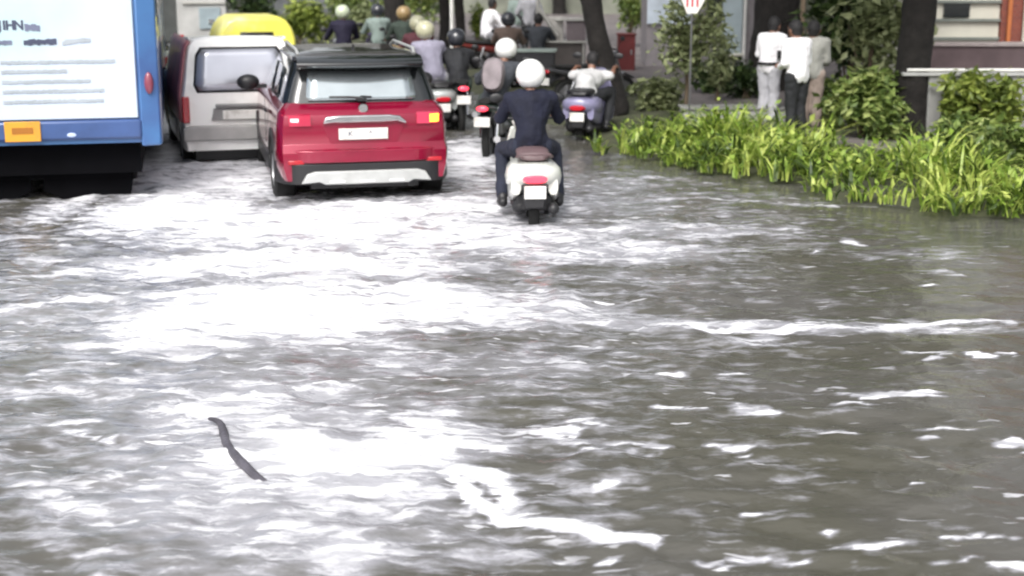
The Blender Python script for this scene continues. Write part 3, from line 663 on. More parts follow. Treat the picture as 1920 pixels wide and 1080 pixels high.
# ---- blue city bus
BLU = mat('bus_blue_paint', (.06, .16, .36), .35, coat=.5, dirt=(.055, .11, .29), vs=1.2)
BLK2 = mat('deep_black_rubber', (.003, .003, .004), .95, spec=.1)
def bus():
    e = empty('bus', (0, 0, SUB), 0, 'blue city bus with a pale advertisement panel across its back', 'bus')
    hw = 1.27; r = .16
    def sec(y, zb, zt):
        k = max(0, 1-y/.12)*.0
        return [(-hw, y, zb), (hw, y, zb), (hw, y, zt-.2), (hw-.12, y, zt), (-hw+.12, y, zt), (-hw, y, zt-.2)]
    # body as plan outline lofted upward so the rear corners are rounded
    def ring(z, ins=0):
        out = []
        for cx, cy, a0 in ((hw-r, r, -90), (hw-.1, 10.9, 0), (-hw+.1, 10.9, 90), (-hw+r, r, 180)):
            rr = (r if cy < 1 else .1)-ins*.5
            for a in range(0, 91, 15): out.append((cx+(rr)*math.cos(R(a0+a))-(ins*.5 if cx > 0 else -ins*.5), cy+rr*math.sin(R(a0+a)), z))
        return out
    MB().loft([ring(.66), ring(.72), ring(2.9), ring(3.05, .1), ring(3.12, .3)]).build('body', BLU, e)
    MB().loft([[(x, y, z) for x, y in ((-1.0, -.05), (1.08, -.05), (1.08, .2), (-1.0, .2))] for z in (.70, .90)]).build('bumper', mat('bus_bumper_blue', (.045, .09, .24), .4, coat=.4), e, bevel=.03)
    for s in (-1, 1):
        MB().loft([[(s*(hw-.20), -.03, z), (s*(hw-.005), .04, z), (s*(hw+.01), .22, z), (s*(hw-.20), .22, z)] for z in (.62, .66, 3.0)]).build('corner_pillar', BLU, e, bevel=.02)
    MB().box((0, -.015, 1.95), (2.10, .05, 2.08)).build('advertisement_panel', mat('ad_panel', (.50, .57, .68), .45, var=.1, vs=.8, dirt=(.46, .64, .66)), e, bevel=.01)
    MB().box((-.22, -.044, 2.48), (1.72, .012, .62)).build('advertisement_picture', mat('ad_picture', (.55, .56, .52), .5, dirt=(.42, .44, .42), vs=2.5), e)
    MB().box((.66, -.05, 2.39), (.03, .012, .30)).build('picture_edge', GINK, e)
    # printed words and lines (unreadable in the photo apart from a few letters)
    for i_, ch_ in enumerate('JIHN'): textmesh(ch_, .12, 'letter', INK, e, (-.10+(-.10, -.06, -.005, .075)[i_], -.045, 1.83), 90, .001, .004)
    rr = random.Random(4)
    def wordrow(x0, x1, z, h, m_, name, gap=.02, wave=0):
        mm = MB(); x = x0
        while x < x1:
            w = rr.uniform(.015, .04); mm.box((x+w/2, -.0455, z+wave*math.sin((x-x0)*6)+rr.uniform(-.1, .1)*h), (w, .004, h*rr.uniform(.7, 1)))
            x += w-.002
        return mm.build(name, m_, e, smooth=False)
    wordrow(-.9, -.26, 1.80, .05, GINK, 'printed_line'); wordrow(.03, .16, 1.805, .07, mat('slate_ink', (.16, .18, .27), .6), 'printed_line')
    wordrow(-.235, -.13, 1.67, .05, mat('slate_ink', ()), 'printed_line'); wordrow(.01, .29, 1.67, .06, INK, 'printed_line'); wordrow(.37, .60, 1.66, .05, GINK, 'printed_line', wave=.02)
    for z, x1 in ((1.475, .83), (1.385, .385), (1.285, .61), (1.19, .73), (1.09, .72)): wordrow(-.22, x1, z, .035, GINK, 'printed_line', .03)
    p = MB().box((-.06, -.062, .80), (.34, .012, .20)).build('number_plate', PLY, e, bevel=.01)
    MB().box((-.06, -.07, .81), (.20, .006, .06)).build('plate_marking', mat('ochre', (.35, .13, .015), .6), p)
    mm = MB(); x = .46
    mm.ell((x-.06, -.055, .755), (.045, .008, .022)); mm.build('bumper_emblem', mat('pale_blue_mark', (.5, .6, .85), .5), e, smooth=False)
    wordrow(.46, .72, .755, .03, mat('pale_blue_mark', ()), 'bumper_lettering')
    for s in (-1, 1): MB().ell((s*(hw-.10), -.01, 1.25), (.045, .035, .11)).build('tail_light', mat('dull_red_lamp', (.22, .05, .08), .3, coat=.4), e)
    MB().box((0, 5.3, .50), (2.1, 10.2, .34)).box((0, .75, .44), (1.86, .9, .34)).build('underbody', BLK2, e)
    for s in (-1, 1): MB().prism([(s*.06, .62), (s*.06, .14), (s*.30, .02), (s*.60, .0), (s*.92, .06), (s*.955, .25), (s*.955, .62)], .36, .40).build('mud_flap', BLK2, e, bevel=.01)
    for y in (1.6, 8.3):
        for s in (-1, 1): wheel(e, s*.82, y, .5, .28, s, STL, 8)
        if y < 3:
            for s in (-1, 1): wheel(e, s*.50, y, .5, .28, s, STL, 8)
    for k in range(6): 
        for s in (-1, 1): MB().box((s*1.272, 1.4+k*1.6, 2.25), (.02, 1.4, .8)).build('side_window', GLS, e, bevel=.01)
    return e
b_ = bus(); place(b_, 66, 386, 0, R(13), SUB+.07)

# ---- white hatchback, mostly behind the bus
def hatch():
    e = empty('hatchback', (0, 0, SUB), 0, 'white car ahead, showing between the blue bus and the silver van', 'car')
    wp = mat('white_paint', (.72, .76, .74), .25, coat=1)
    def prof(y):
        w = .80-(.05*(1-y/.3)**2 if y < .3 else 0)-(.15*((y-3.2)/.5)**2 if y > 3.2 else 0); zt = .98 if y < 2.6 else .98-.15*(y-2.6)
        p = [(.001, .28), (w-.05, .28), (w, .42), (w, .7), (w-.02, .86), (w-.09, zt), (.001, zt+.01)]
        return [(x, y, z) for x, z in p]
    shell([0, .05, .15, .3, .8, 2, 2.6, 3.2, 3.5, 3.7], prof).build('body', wp, e, ang=50)
    r_ = [[(-w, y0, z), (w, y0, z), (w, y1, z), (-w, y1, z)] for w, y0, y1, z in ((.72, .1, 2.9, .97), (.66, .22, 2.5, 1.2), (.58, .38, 2.1, 1.42), (.5, .5, 1.9, 1.46))]
    MB().loft(r_[:3]).build('greenhouse', GLS, e, bevel=.04); MB().loft([[(x, y, z-.02) for x, y, z in r_[2]], r_[3]]).build('roof', wp, e, bevel=.02)
    for s in (-1, 1):
        MB().box((s*.70, -.01, .78), (.12, .06, .2)).build('tail_light', RLENS, e, bevel=.02)
        for y in (.6, 3.0): wheel(e, s*.71, y, .29, .17, s)
        MB().ell((s*.88, 2.2, 1.0), (.11, .06, .08)).build('mirror', BLK, e)
    MB().box((0, -.03, .45), (1.5, .12, .2)).build('bumper', wp, e, bevel=.03); plate(e, 0, -.03, .68, .42, .1)
    MB().box((0, 1.8, .26), (1.3, 3.3, .12)).build('underbody', BLK, e)
    return e
h_ = hatch(); place(h_, 243, 190, 0, R(14), SUB)

# ---- auto rickshaw with yellow canopy
def rickshaw():
    e = empty('auto_rickshaw', (0, 0, SUB), 0, 'auto rickshaw with a bright yellow canopy showing above the silver van', 'auto rickshaw')
    YEL = mat('yellow_canopy', (.86, .80, .12), .4, coat=.3, dirt=(.85, .82, .38), vs=1.8)
    out = [(-.66, .80), (-.66, 1.25), (-.60, 1.42), (-.50, 1.55), (-.36, 1.61), (.36, 1.61), (.50, 1.55), (.60, 1.42), (.66, 1.25), (.66, .80)]
    MB().loft([[(x*k, y, .8+(z-.8)*q) for x, z in out] for y, k, q in ((.02, .93, .94), (.08, .98, .985), (.2, 1, 1), (1.5, 1, 1), (1.9, .85, .98), (2.0, .8, .96))]).build('canopy', YEL, e, bevel=.02)
    MB().prism([(-.30, 1.15), (.30, 1.15), (.27, 1.36), (-.27, 1.36)], -.0, .03).build('rear_window', GLS, e, bevel=.01)
    MB().loft([[(x*k, y, z) for x, z in ((-.65, .3), (.65, .3), (.66, .82), (-.66, .82))] for y, k in ((0, .96), (.1, 1), (1.5, 1), (2.4, .35))]).build('body', mat('rickshaw_green', (.03, .09, .03), .4, coat=.3), e, bevel=.03)
    MB().box((0, -.04, .42), (1.15, .08, .1)).build('bumper', BLK, e, bevel=.02); plate(e, 0, -.03, .60, .4, .14, m=PLY)
    for s in (-1, 1):
        MB().box((s*.5, -.01, .62), (.1, .05, .14)).build('tail_light', RLENS, e, bevel=.01); wheel(e, s*.55, .55, .22, .12, s, STL)
    wheel(e, 0, 2.25, .22, .12, 1, STL)
    MB().add([(-.5, 2.0, .85), (.5, 2.0, .85), (.5, 1.92, 1.5), (-.5, 1.92, 1.5)], [(0, 1, 2, 3)]).build('windscreen', GLS, e)
    return e
r_ = rickshaw(); place(r_, 487, 201, 0, R(16), SUB)

# ---- scooters and motorcycles
def ring_sec(cx, y, cz, hw, hh, n=16, p=2.6):
    out = []
    for k in range(n):
        a = 2*math.pi*k/n; c, s = math.cos(a), math.sin(a)
        out.append((cx+hw*math.copysign(abs(c)**(2/p), c), y, cz+hh*math.copysign(abs(s)**(2/p), s)))
    return out
def moto_wheel(e, y, r, w=.1, name='wheel'):
    wh = MB().lathe([(-w*.3, r*.72), (-w/2, r*.84), (-w*.35, r*.96), (0, r), (w*.35, r*.96), (w/2, r*.84), (w*.3, r*.72)], (0, 0, 0), 'x', 28, True).build(name, RUB, e); wh.location = (0, y, r)
    m = MB().lathe([(-.03, .05), (-.02, r*.7), (0, r*.78), (.02, r*.7), (.03, .05)], (0, 0, 0), 'x', 24)
    m.build('rim', STL, wh); return wh
def scooter(label, body_m, seat_m, loc, rz, lit=True, name='scooter', plate_on=True):
    e = empty(name, loc, rz, label, 'scooter')
    moto_wheel(e, .32, .215, .1); moto_wheel(e, 1.58, .215, .1)
    # rear bodywork, tapering to the tail
    MB().loft([ring_sec(0, -.03, .63, .10, .05), ring_sec(0, .0, .62, .16, .085), ring_sec(0, .08, .60, .235, .12), ring_sec(0, .25, .57, .265, .155), ring_sec(0, .5, .56, .25, .165), ring_sec(0, .75, .56, .17, .16), ring_sec(0, .92, .52, .12, .13)]).build('rear_body', body_m, e, ang=60)
    for s in (-1, 1):
        MB().loft([ring_sec(s*.17, .05, .50, .045, .08), ring_sec(s*.19, .25, .47, .05, .13), ring_sec(s*.18, .55, .44, .045, .14), ring_sec(s*.15, .8, .42, .03, .1)]).build('side_panel', body_m, e, ang=60)
    MB().loft([ring_sec(0, .06, .755, .10, .02), ring_sec(0, .12, .765, .14, .045), ring_sec(0, .35, .77, .155, .055), ring_sec(0, .6, .765, .15, .05), ring_sec(0, .85, .75, .12, .045), ring_sec(0, .95, .74, .07, .03)]).build('seat', seat_m, e, ang=60)
    MB().tube([(-.14, .3, .74), (-.16, .08, .77), (-.13, -.03, .80), (-.06, -.06, .81), (.06, -.06, .81), (.13, -.03, .80), (.16, .08, .77), (.14, .3, .74)], .015, 8).build('grab_rail', seat_m, e)
    MB().loft([ring_sec(0, -.055, .575, .085, .028), ring_sec(0, -.03, .575, .11, .04), ring_sec(0, .05, .575, .125, .045)]).build('tail_light', RLIT if lit else RLENS, e)
    MB().prism([(-.09, .30), (.09, .30), (.12, .52), (-.12, .52)], -.02, .12).build('rear_mudguard', BLK, e, bevel=.02)
    if plate_on: plate(e, 0, -.035, .455, .20, .12, name='number_plate')
    MB().box((.0, .35, .34), (.34, .45, .16)).cap((-.13, .2, .3), (-.12, .6, .28), .08, .08).build('engine', BLK, e, bevel=.02)
    ex = MB().cap((.17, .0, .30), (.18, .5, .27), .055, .05); ex.build('exhaust', BLK, e)
    for s in (-1, 1): MB().tube([(s*.13, .42, .5), (s*.13, .3, .2)], .025, 8).build('shock_absorber', BLK, e)
    MB().loft([ring_sec(0, .85, .27, .15, .04), ring_sec(0, 1.1, .27, .17, .03), ring_sec(0, 1.3, .30, .17, .05)]).build('footboard', BLK, e)
    MB().loft([[(x, 1.28+.18*((z-.3)/.6)*-.6+(.05 if abs(x) > .15 else 0)+d, z) for x, z in ((-.2, .3), (-.24, .6), (-.16, .92), (.16, .92), (.24, .6), (.2, .3))] for d in (0, .06)]).build('front_apron', body_m, e, bevel=.02)
    MB().tube([(0, 1.2, .95), (0, 1.33, .6), (0, 1.55, .25)], .03, 8).build('fork', STL, e)
    MB().loft([ring_sec(0, 1.12, .97, .1, .05), ring_sec(0, 1.2, .97, .15, .07), ring_sec(0, 1.32, .93, .08, .07)]).build('handlebar_cowl', body_m, e)
    MB().tube([(-.33, 1.19, 1.02), (-.1, 1.2, .99), (.1, 1.2, .99), (.33, 1.19, 1.02)], .016, 8).build('handlebar', BLK, e)
    for s in (-1, 1): MB().tube([(s*.22, 1.2, 1.0), (s*.28, 1.22, 1.15)], .006, 6).ell((s*.30, 1.22, 1.2), (.07, .015, .045)).build('mirror', BLK, e)
    MB().loft([ring_sec(0, 1.38, .42, .06, .03), ring_sec(0, 1.55, .47, .075, .03), ring_sec(0, 1.72, .42, .06, .03)]).build('front_mudguard', body_m, e)
    return e
def motorcycle(label, body_m, loc, rz, lit=False, tank=None):
    e = empty('motorcycle', loc, rz, label, 'motorcycle'); tank = tank or body_m
    moto_wheel(e, .32, .30, .1); moto_wheel(e, 1.62, .30, .09)
    MB().loft([ring_sec(0, .85, .86, .06, .03), ring_sec(0, 1.0, .88, .13, .09), ring_sec(0, 1.2, .90, .14, .11), ring_sec(0, 1.32, .92, .08, .06)]).build('fuel_tank', tank, e)
    MB().loft([ring_sec(0, .02, .82, .07, .03), ring_sec(0, .2, .80, .12, .04), ring_sec(0, .6, .78, .13, .045), ring_sec(0, .9, .80, .09, .04)]).build('seat', RUB, e)
    MB().loft([ring_sec(0, -.12, .77, .05, .025), ring_sec(0, .1, .73, .10, .05), ring_sec(0, .4, .68, .11, .08), ring_sec(0, .75, .64, .1, .09)]).build('tail_body', body_m, e)
    MB().ell((0, -.13, .74), (.075, .03, .035)).build('tail_light', RLIT if lit else RLENS, e)
    MB().loft([[(x, y+.3, z) for x, y, z in ((-.07, -.44, .52), (.07, -.44, .52), (.07, -.1, .66), (-.07, -.1, .66))], [(x, y+.3, z+.03) for x, y, z in ((-.07, -.44, .52), (.07, -.44, .52), (.07, -.1, .66), (-.07, -.1, .66))]]).build('rear_mudguard', BLK, e)
    plate(e, 0, -.16, .58, .2, .12)
    MB().box((0, .95, .48), (.22, .36, .34)).ell((.0, 1.0, .42), (.17, .14, .12)).build('engine', STL, e, bevel=.03)
    MB().tube([(.13, 1.1, .35), (.16, .8, .26), (.17, .2, .30), (.17, -.05, .36)], [.02, .025, .045, .045], 8).build('exhaust', STL, e)
    MB().tube([(0, 1.3, .9), (0, .6, .72), (0, .3, .6)], .02, 6).tube([(0, 1.3, .9), (0, 1.15, .4), (0, .7, .3)], .02, 6).build('frame', BLK, e)
    for s in (-1, 1):
        MB().tube([(s*.08, 1.34, 1.0), (s*.08, 1.62, .3)], .02, 8).build('fork', STL, e)
        MB().tube([(s*.1, .45, .7), (s*.1, .32, .32)], .025, 8).build('shock_absorber', CHR, e)
        MB().tube([(s*.2, 1.27, 1.05), (s*.3, 1.27, 1.2)], .006, 6).ell((s*.33, 1.27, 1.24), (.06, .015, .04)).build('mirror', BLK, e)
    MB().tube([(-.36, 1.15, 1.03), (-.2, 1.25, 1.06), (.2, 1.25, 1.06), (.36, 1.15, 1.03)], .015, 8).build('handlebar', BLK, e)
    MB().ell((0, 1.42, .93), (.09, .07, .09)).build('headlight', STL, e)
    MB().loft([ring_sec(0, 1.36, .58, .05, .02), ring_sec(0, 1.62, .64, .06, .02), ring_sec(0, 1.85, .55, .05, .02)]).build('front_mudguard', tank, e)
    return e

# ------------------------------------------------------------------ people
SKIN = mat('brown_skin', (.20, .10, .065), .5)
HAIR = mat('black_hair', (.012, .011, .012), .6, bump=.6, bs=90)
fold = bpy.data.textures.new('folds', 'CLOUDS'); fold.noise_scale = .11
def remesh(o, vs, smooth=3, disp=0):
    m = o.modifiers.new('r', 'REMESH'); m.mode = 'VOXEL'; m.voxel_size = vs; m.use_smooth_shade = True
    s = o.modifiers.new('s', 'SMOOTH'); s.iterations = smooth; s.factor = .5
    if disp:
        d = o.modifiers.new('d', 'DISPLACE'); d.texture = fold; d.strength = disp; d.mid_level = .5; d.texture_coords = 'LOCAL'
def lerp(a, b, t): return tuple(a[i]+(b[i]-a[i])*t for i in range(3))
def person(label, J, loc, rz, shirt, trousers, helmet=None, hair=True, sleeves='long', vis='low', shoes=BLK, group=None, belt=None, z0=0):
    "J: joint dictionary (left = L, right = R). One continuous body; clothes, shoes, helmet and hair are its parts."
    e = empty('person', loc, rz, label, 'person', group)
    b = MB()
    b.cap(J['pel'], J['wai'], .125, .12).cap(J['wai'], J['che'], .12, .14).cap(J['nec'], J['head'], .055, .06)
    for s in 'LR':
        sh, el, wr, hp, kn, an, toe = (J[k+s] for k in ('sh', 'el', 'wr', 'hp', 'kn', 'an', 'toe'))
        b.cap(J['che'], sh, .11, .06).cap(J['pel'], hp, .11, .09)
        b.cap(sh, el, .05, .04).cap(el, lerp(el, wr, .35), .042, .042).cap(lerp(el, wr, .35), wr, .042, .026)
        b.cap(hp, kn, .085, .055).cap(kn, lerp(kn, an, .35), .055, .057).cap(lerp(kn, an, .35), an, .057, .036).cap(an, toe, .04, .03)
        # hand: palm, five fingers curled round the grip or hanging
        hd = J['hd'+s]; w = Vector(wr); h = Vector(hd); t = (h-w).normalized(); sx = -1 if s == 'L' else 1
        side = Vector((1, 0, 0)) if J.get('grip', True) else Vector((0, 1, 0))
        side = (side-t*side.dot(t)).normalized(); dn = t.cross(side).normalized()
        if dn.z > 0 and J.get('grip', True): dn = -dn
        if not J.get('grip', True): dn = Vector((-sx, 0, 0)); 
        for k in range(-1, 2): b.cap(w+side*k*.012, h+side*k*.026, .017, .014, 6)
        for k, L in enumerate((.82, 1.0, .94, .72)):
            p0 = h+side*((k-1.5)*.021)*(-sx); c1, c2, c3 = ((.9, .5), (.2, 1), (-.8, .7)) if J.get('grip', True) else ((1, .15), (.9, .4), (.7, .7))
            p1 = p0+(t*c1[0]+dn*c1[1])*.034*L; p2 = p1+(t*c2[0]+dn*c2[1])*.026*L; p3 = p2+(t*c3[0]+dn*c3[1])*.02*L
            b.cap(p0, p1, .0095, .009, 6).cap(p1, p2, .009, .0085, 6).cap(p2, p3, .0085, .007, 6)
        q0 = lerp(w, h, .35); q0 = Vector(q0)+side*(-sx)*.024; q1 = q0+(t*.5+dn*.5+side*(-sx)*.6)*.034; q2 = q1+(t*.7+dn*.6)*.03
        b.cap(q0, q1, .012, .010, 6).cap(q1, q2, .010, .008, 6)
    # head with face (faces +y by default, hdir gives the yaw)
    H = Vector(J['head']); ya = J.get('hyaw', 0); rot = Matrix.Rotation(ya, 3, 'Z')
    def hp_(x, y, z): return H+rot @ Vector((x, y, z))
    b.ell(H, (.078, .095, .115), 14, 10, rot).ell(hp_(0, .035, -.06), (.055, .055, .055), 10, 8, rot)
    b.cap(hp_(0, .085, .01), hp_(0, .108, -.025), .010, .017, 6)
    for s in (-1, 1):
        b.ell(hp_(s*.08, -.005, -.01), (.012, .022, .033), 8, 6, rot); b.cap(hp_(s*.018, .088, .026), hp_(s*.045, .08, .026), .010, .009, 6)
        b.cap(hp_(0, .088, -.058), hp_(s*.02, .083, -.056), .009, .006, 6)
    bo = b.build('body', SKIN, e); remesh(bo, .0055 if vis == 'high' else .0075, 2)
    ey = MB()
    for s in (-1, 1): ey.ell(hp_(s*.031, .083, .008), (.013, .009, .008), 8, 6, rot)
    ey.build('eye', mat('eye_white', (.5, .48, .45), .2), bo)
    # top
    c = MB(); c.cap(lerp(J['pel'], J['wai'], .2), J['wai'], .15, .145).cap(J['wai'], J['che'], .145, .165).cap(J['che'], lerp(J['che'], J['nec'], .8), .15, .07)
    for s in 'LR':
        sh, el, wr = J['sh'+s], J['el'+s], J['wr'+s]
        c.cap(J['wai'], lerp(J['che'], sh, .5), .13, .13).cap(J['che'], sh, .13, .078).cap(lerp(J['pel'], J['hp'+s], .6), J['wai'], .125, .13)
        if sleeves == 'long': c.cap(sh, el, .072, .06).cap(el, lerp(el, wr, .92), .06, .045)
        else: c.cap(sh, lerp(sh, el, .8), .072, .07)
    co = c.build('shirt', shirt, e); remesh(co, .012 if vis == 'high' else .016, 5, .03)
    c = MB(); c.cap(J['pel'], J['wai'], .135, .12) if False else c.cap(J['pel'], lerp(J['pel'], J['wai'], .4), .135, .13)
    for s in 'LR':
        hp, kn, an = J['hp'+s], J['kn'+s], J['an'+s]; c.cap(J['pel'], hp, .13, .11).cap(hp, kn, .105, .08).cap(kn, lerp(kn, an, .9), .08, .065)
    to = c.build('trousers', trousers, e); remesh(to, .013 if vis == 'high' else .016, 4, .03)
    if belt:
        p = Vector(lerp(J['pel'], J['wai'], .3)); MB().lathe([(-.02, .15), (-.02, .168), (.02, .168), (.02, .15)], p, 'z', 24, True).build('belt', belt, e)
    for s in 'LR':
        an, toe = Vector(J['an'+s]), Vector(J['toe'+s]); d = (toe-an); d.z = 0; d.normalize()
        k = MB().cap(an+Vector((0, 0, -.03))-d*.04, toe+d*.03, .05, .042).cap(an+Vector((0, 0, .02)), an+Vector((0, 0, -.02)), .048, .052); o = k.build('shoe', shoes, e); remesh(o, .012, 3)
    if helmet:
        hm = MB(); rings = []
        for a in range(-58, 91, 12):
            ca, sa = math.cos(R(a)), math.sin(R(a)); rings.append([hp_(.142*ca*math.cos(q)*(1.0), (.162*ca*math.sin(q))-.01, .028+.142*sa) for q in [2*math.pi*i/20 for i in range(20)]])
        ho = hm.loft(rings).build('helmet', helmet, e, ang=60)
        rg = MB().lathe([(-.088, .088), (-.088, .101), (-.075, .104), (-.075, .088)], (0, 0, 0), 'z', 24, True).build('helmet_rim', BLK, ho); rg.location = H+Vector((0, -.01, .015)); rg.scale = (.98, 1.1, 1)
        vz = []
        for a in (-50, -25, 0, 25, 50): vz.append([hp_(.139*math.sin(R(a))*.98, .158*math.cos(R(a))-.008, z) for z in (-.035, .02, .07)])
        o = MB().loft(vz, False, False).build('visor', GLS, ho); o.modifiers.new('s', 'SOLIDIFY').thickness = .004
    elif hair:
        k = MB().ell(hp_(0, -.014, .022), (.089, .098, .11), 14, 10, rot).ell(hp_(0, -.04, -.03), (.07, .06, .07), 10, 8, rot)
        k.build('hair', HAIR, e)
    return e
def rider_pose(lean=0, feet='side', hz=0, by=0, hyaw=0, sway=0, moto=False):
    dz = hz
    J = dict(pel=(0, .58+by, .86+dz), wai=(sway*.3, .58+by+lean*.3, 1.02+dz), che=(sway*.7, .63+by+lean*.8, 1.20+dz), nec=(sway, .66+by+lean, 1.34+dz), head=(sway*1.2, .70+by+lean*1.2, 1.475+dz), hyaw=hyaw)
    gy, gz = (1.16, 1.05) if moto else (1.18, 1.04)
    for s, x in (('L', -1), ('R', 1)):
        J['sh'+s] = (x*.185+sway*.9, .66+by+lean, 1.275+dz); J['el'+s] = (x*.285+sway*.4, .82+by+lean*.6, 1.06+dz*.7); J['wr'+s] = (x*.275, gy-.10, gz+.01)
        J['hd'+s] = (x*.275, gy-.015, gz+.018); J['hp'+s] = (x*.10, .60+by, .83+dz)
        if feet == 'side': J['kn'+s] = (x*.25, .98, .72); J['an'+s] = (x*.27, .62, .30); J['toe'+s] = (x*.28, .80, .23)
        else: J['kn'+s] = (x*.18, 1.02, .76); J['an'+s] = (x*.13, 1.05, .40); J['toe'+s] = (x*.14, 1.22, .34)
    return J
NAVY = mat('navy_cloth', (.005, .0065, .02), .85, var=.3, bump=.25, bs=60)
DNAVY = mat('dark_trouser', (.012, .015, .03), .85, var=.3)
WHT = mat('white_cloth', (.88, .87, .9), .8, var=.06, bump=.3, bs=30)
HWH = mat('white_helmet', (.85, .85, .83), .25, coat=.8, var=.04)
DGR = mat('dark_green_cloth', (.035, .05, .04), .85, var=.3)
GRY = mat('grey_cloth', (.27, .27, .29), .85, var=.2)
LAV = mat('lavender_cloth', (.26, .25, .32), .85, var=.15)
BRN = mat('brown_cloth', (.12, .085, .07), .85, var=.2)
BLKC = mat('black_cloth', (.014, .015, .018), .8, var=.3)
LGR = mat('light_grey_cloth', (.5, .5, .5), .8, var=.12)
MSEAT = mat('mauve_brown_seat', (.13, .085, .09), .5, bump=.15)
def at(px, py, z=SUB):
    x, y = P(px, py, 0); return (x, y, z)
# main scooter
RZ = R(3)
L0 = at(1003, 428)
scooter('white scooter with a lit red tail lamp ridden by the person in the navy shirt', mat('pearl_white_paint', (.66, .67, .62), .3, coat=.8, dirt=(.5, .51, .48), vs=3), MSEAT, L0, RZ)
person('person in a dark navy shirt and white helmet riding the white scooter', rider_pose(0, 'side', -.03), L0, RZ, NAVY, DNAVY, HWH, vis='high', z0=0)
# motorcycle left of it with backpack rider
L1 = at(908, 296); RZ1 = R(-9)
motorcycle('dark green motorcycle with a red tail lamp just left of the white scooter', mat('dark_green_paint', (.02, .045, .035), .3, coat=.7), L1, RZ1, lit=True)
person('person in a dark jacket and white helmet with a backpack on the dark green motorcycle', rider_pose(.24, 'peg', -.10, sway=.10, hyaw=-.3, moto=True), L1, RZ1, mat('charcoal_cloth', (.045, .05, .06), .85, var=.3), DGR, HWH)
bp = MB().loft([ring_sec(0, 0, .0, .12, .20), ring_sec(0, -.12, -.01, .15, .23), ring_sec(0, -.2, -.03, .12, .19)]).build('backpack', mat('mauve_grey_bag', (.22, .19, .20), .8, var=.25, bump=.3), None, ang=60)
bp.location = Vector(L1)+Matrix.Rotation(RZ1, 3, 'Z') @ Vector((.05, .50, 1.08)); bp.rotation_euler = (R(-22), 0, RZ1); tag(bp, 'grey brown backpack worn by the rider of the dark green motorcycle', 'backpack')
# lavender rider on a silver scooter
L2 = at(832, 246); RZ2 = R(14)
scooter('silver grey scooter between the red car and the dark green motorcycle', mat('silver_paint', (.42, .45, .44), .3, .3, coat=.6), BLK, L2, RZ2, lit=False)
person('person in a lavender shirt and pale yellow helmet on the silver grey scooter', rider_pose(.02, 'side', .02, sway=-.1), L2, RZ2, LAV, GRY, mat('cream_helmet', (.5, .49, .34), .3, coat=.5))
# dark green rider with tan helmet
L3 = at(772, 176); RZ3 = R(14)
motorcycle('black motorcycle ahead of the red car, under the rider in the tan helmet', mat('black_paint', (.02, .02, .022), .3, coat=.7), L3, RZ3)
person('person in dark green clothes and a tan helmet on the black motorcycle', rider_pose(.02, 'peg', .05, moto=True), L3, RZ3, DGR, BLKC, mat('tan_helmet', (.36, .25, .12), .35, coat=.4))
# navy rider above the SUV roof
L4 = at(655, 170); RZ4 = R(14)
scooter('grey scooter hidden behind the roof of the red car', mat('mid_grey_paint', (.2, .21, .22), .3, coat=.6), BLK, L4, RZ4, lit=False)
person('person in navy with a pale green helmet riding beyond the roof of the red car', rider_pose(0, 'side', .05), L4, RZ4, mat('violet_navy_cloth', (.010, .008, .026), .85), BLKC, mat('pale_green_helmet', (.55, .62, .45), .3, coat=.5))
# pale moped with person leaning, by the grass
L5 = at(1082, 266); RZ5 = R(-16)
scooter('violet grey moped standing at the edge of the grass, right of the white scooter', mat('violet_grey_paint', (.24, .23, .36), .3, coat=.6), BLK, L5, RZ5, lit=False, name='moped')
J = rider_pose(.22, 'side', -.16, by=-.15, hyaw=.3)
for k_ in ('che', 'nec', 'head', 'shL', 'shR'): J[k_] = (J[k_][0], J[k_][1]+.08, J[k_][2]-.16)
person('person with black hair and a pale grey shirt bending over the violet grey moped', J, L5, RZ5, LGR, BLKC, None, sleeves='short')
# more two-wheelers crowding the road ahead
L7 = at(868, 246); motorcycle('black motorcycle partly hidden behind the rider with the backpack', mat('black_paint', ()), L7, R(8), lit=True)
person('person in black clothes and a dark helmet between the lavender shirt and the backpack', rider_pose(.12, 'peg', -.10, moto=True), L7, R(8), BLKC, DGR, mat('dark_helmet', (.03, .032, .04), .25, coat=.6))
L8 = at(948, 176); scooter('brown red scooter in front of the dark handcart', mat('brown_red_paint', (.12, .03, .022), .3, coat=.6), BLK, L8, R(-4), lit=True)
person('person in a brown shirt and black helmet riding in front of the dark handcart', rider_pose(.0, 'side', -.06), L8, R(-4), BRN, BLKC, mat('dark_helmet', ()))
L9 = at(1035, 205); motorcycle('dark grey motorcycle standing empty just above the navy rider on the right', mat('dark_grey_paint', (.06, .06, .065), .4, coat=.5), L9, R(-50), lit=False)
L10 = at(720, 150); scooter('dark violet scooter above the spoiler of the red car', mat('dark_violet_paint', (.05, .04, .08), .3, coat=.6), BLK, L10, R(14), lit=False)
person('person in a grey green shirt and black helmet above the spoiler of the red car', rider_pose(.0, 'side', .0), L10, R(14), mat('grey_green_cloth', (.2, .25, .23), .9), BLKC, mat('dark_helmet', ()))
L11 = at(800, 205); motorcycle('dark motorcycle right behind the rider in the tan helmet', mat('black_paint', ()), L11, R(14), lit=False)
person('person in a maroon top and cream helmet behind the rider in the tan helmet', rider_pose(.02, 'side', -.02), L11, R(14), mat('maroon_cloth', (.10, .03, .04), .85), BLKC, mat('cream_helmet', ()))
L12 = at(1003, 168); motorcycle('dark motorcycle in front of the stall counter', mat('dark_grey_paint', ()), L12, R(-6), lit=False)
person('person in a charcoal shirt on a motorcycle in front of the stall counter', rider_pose(.02, 'side', -.08, moto=True), L12, R(-6), mat('charcoal_cloth', ()), BLKC, None)
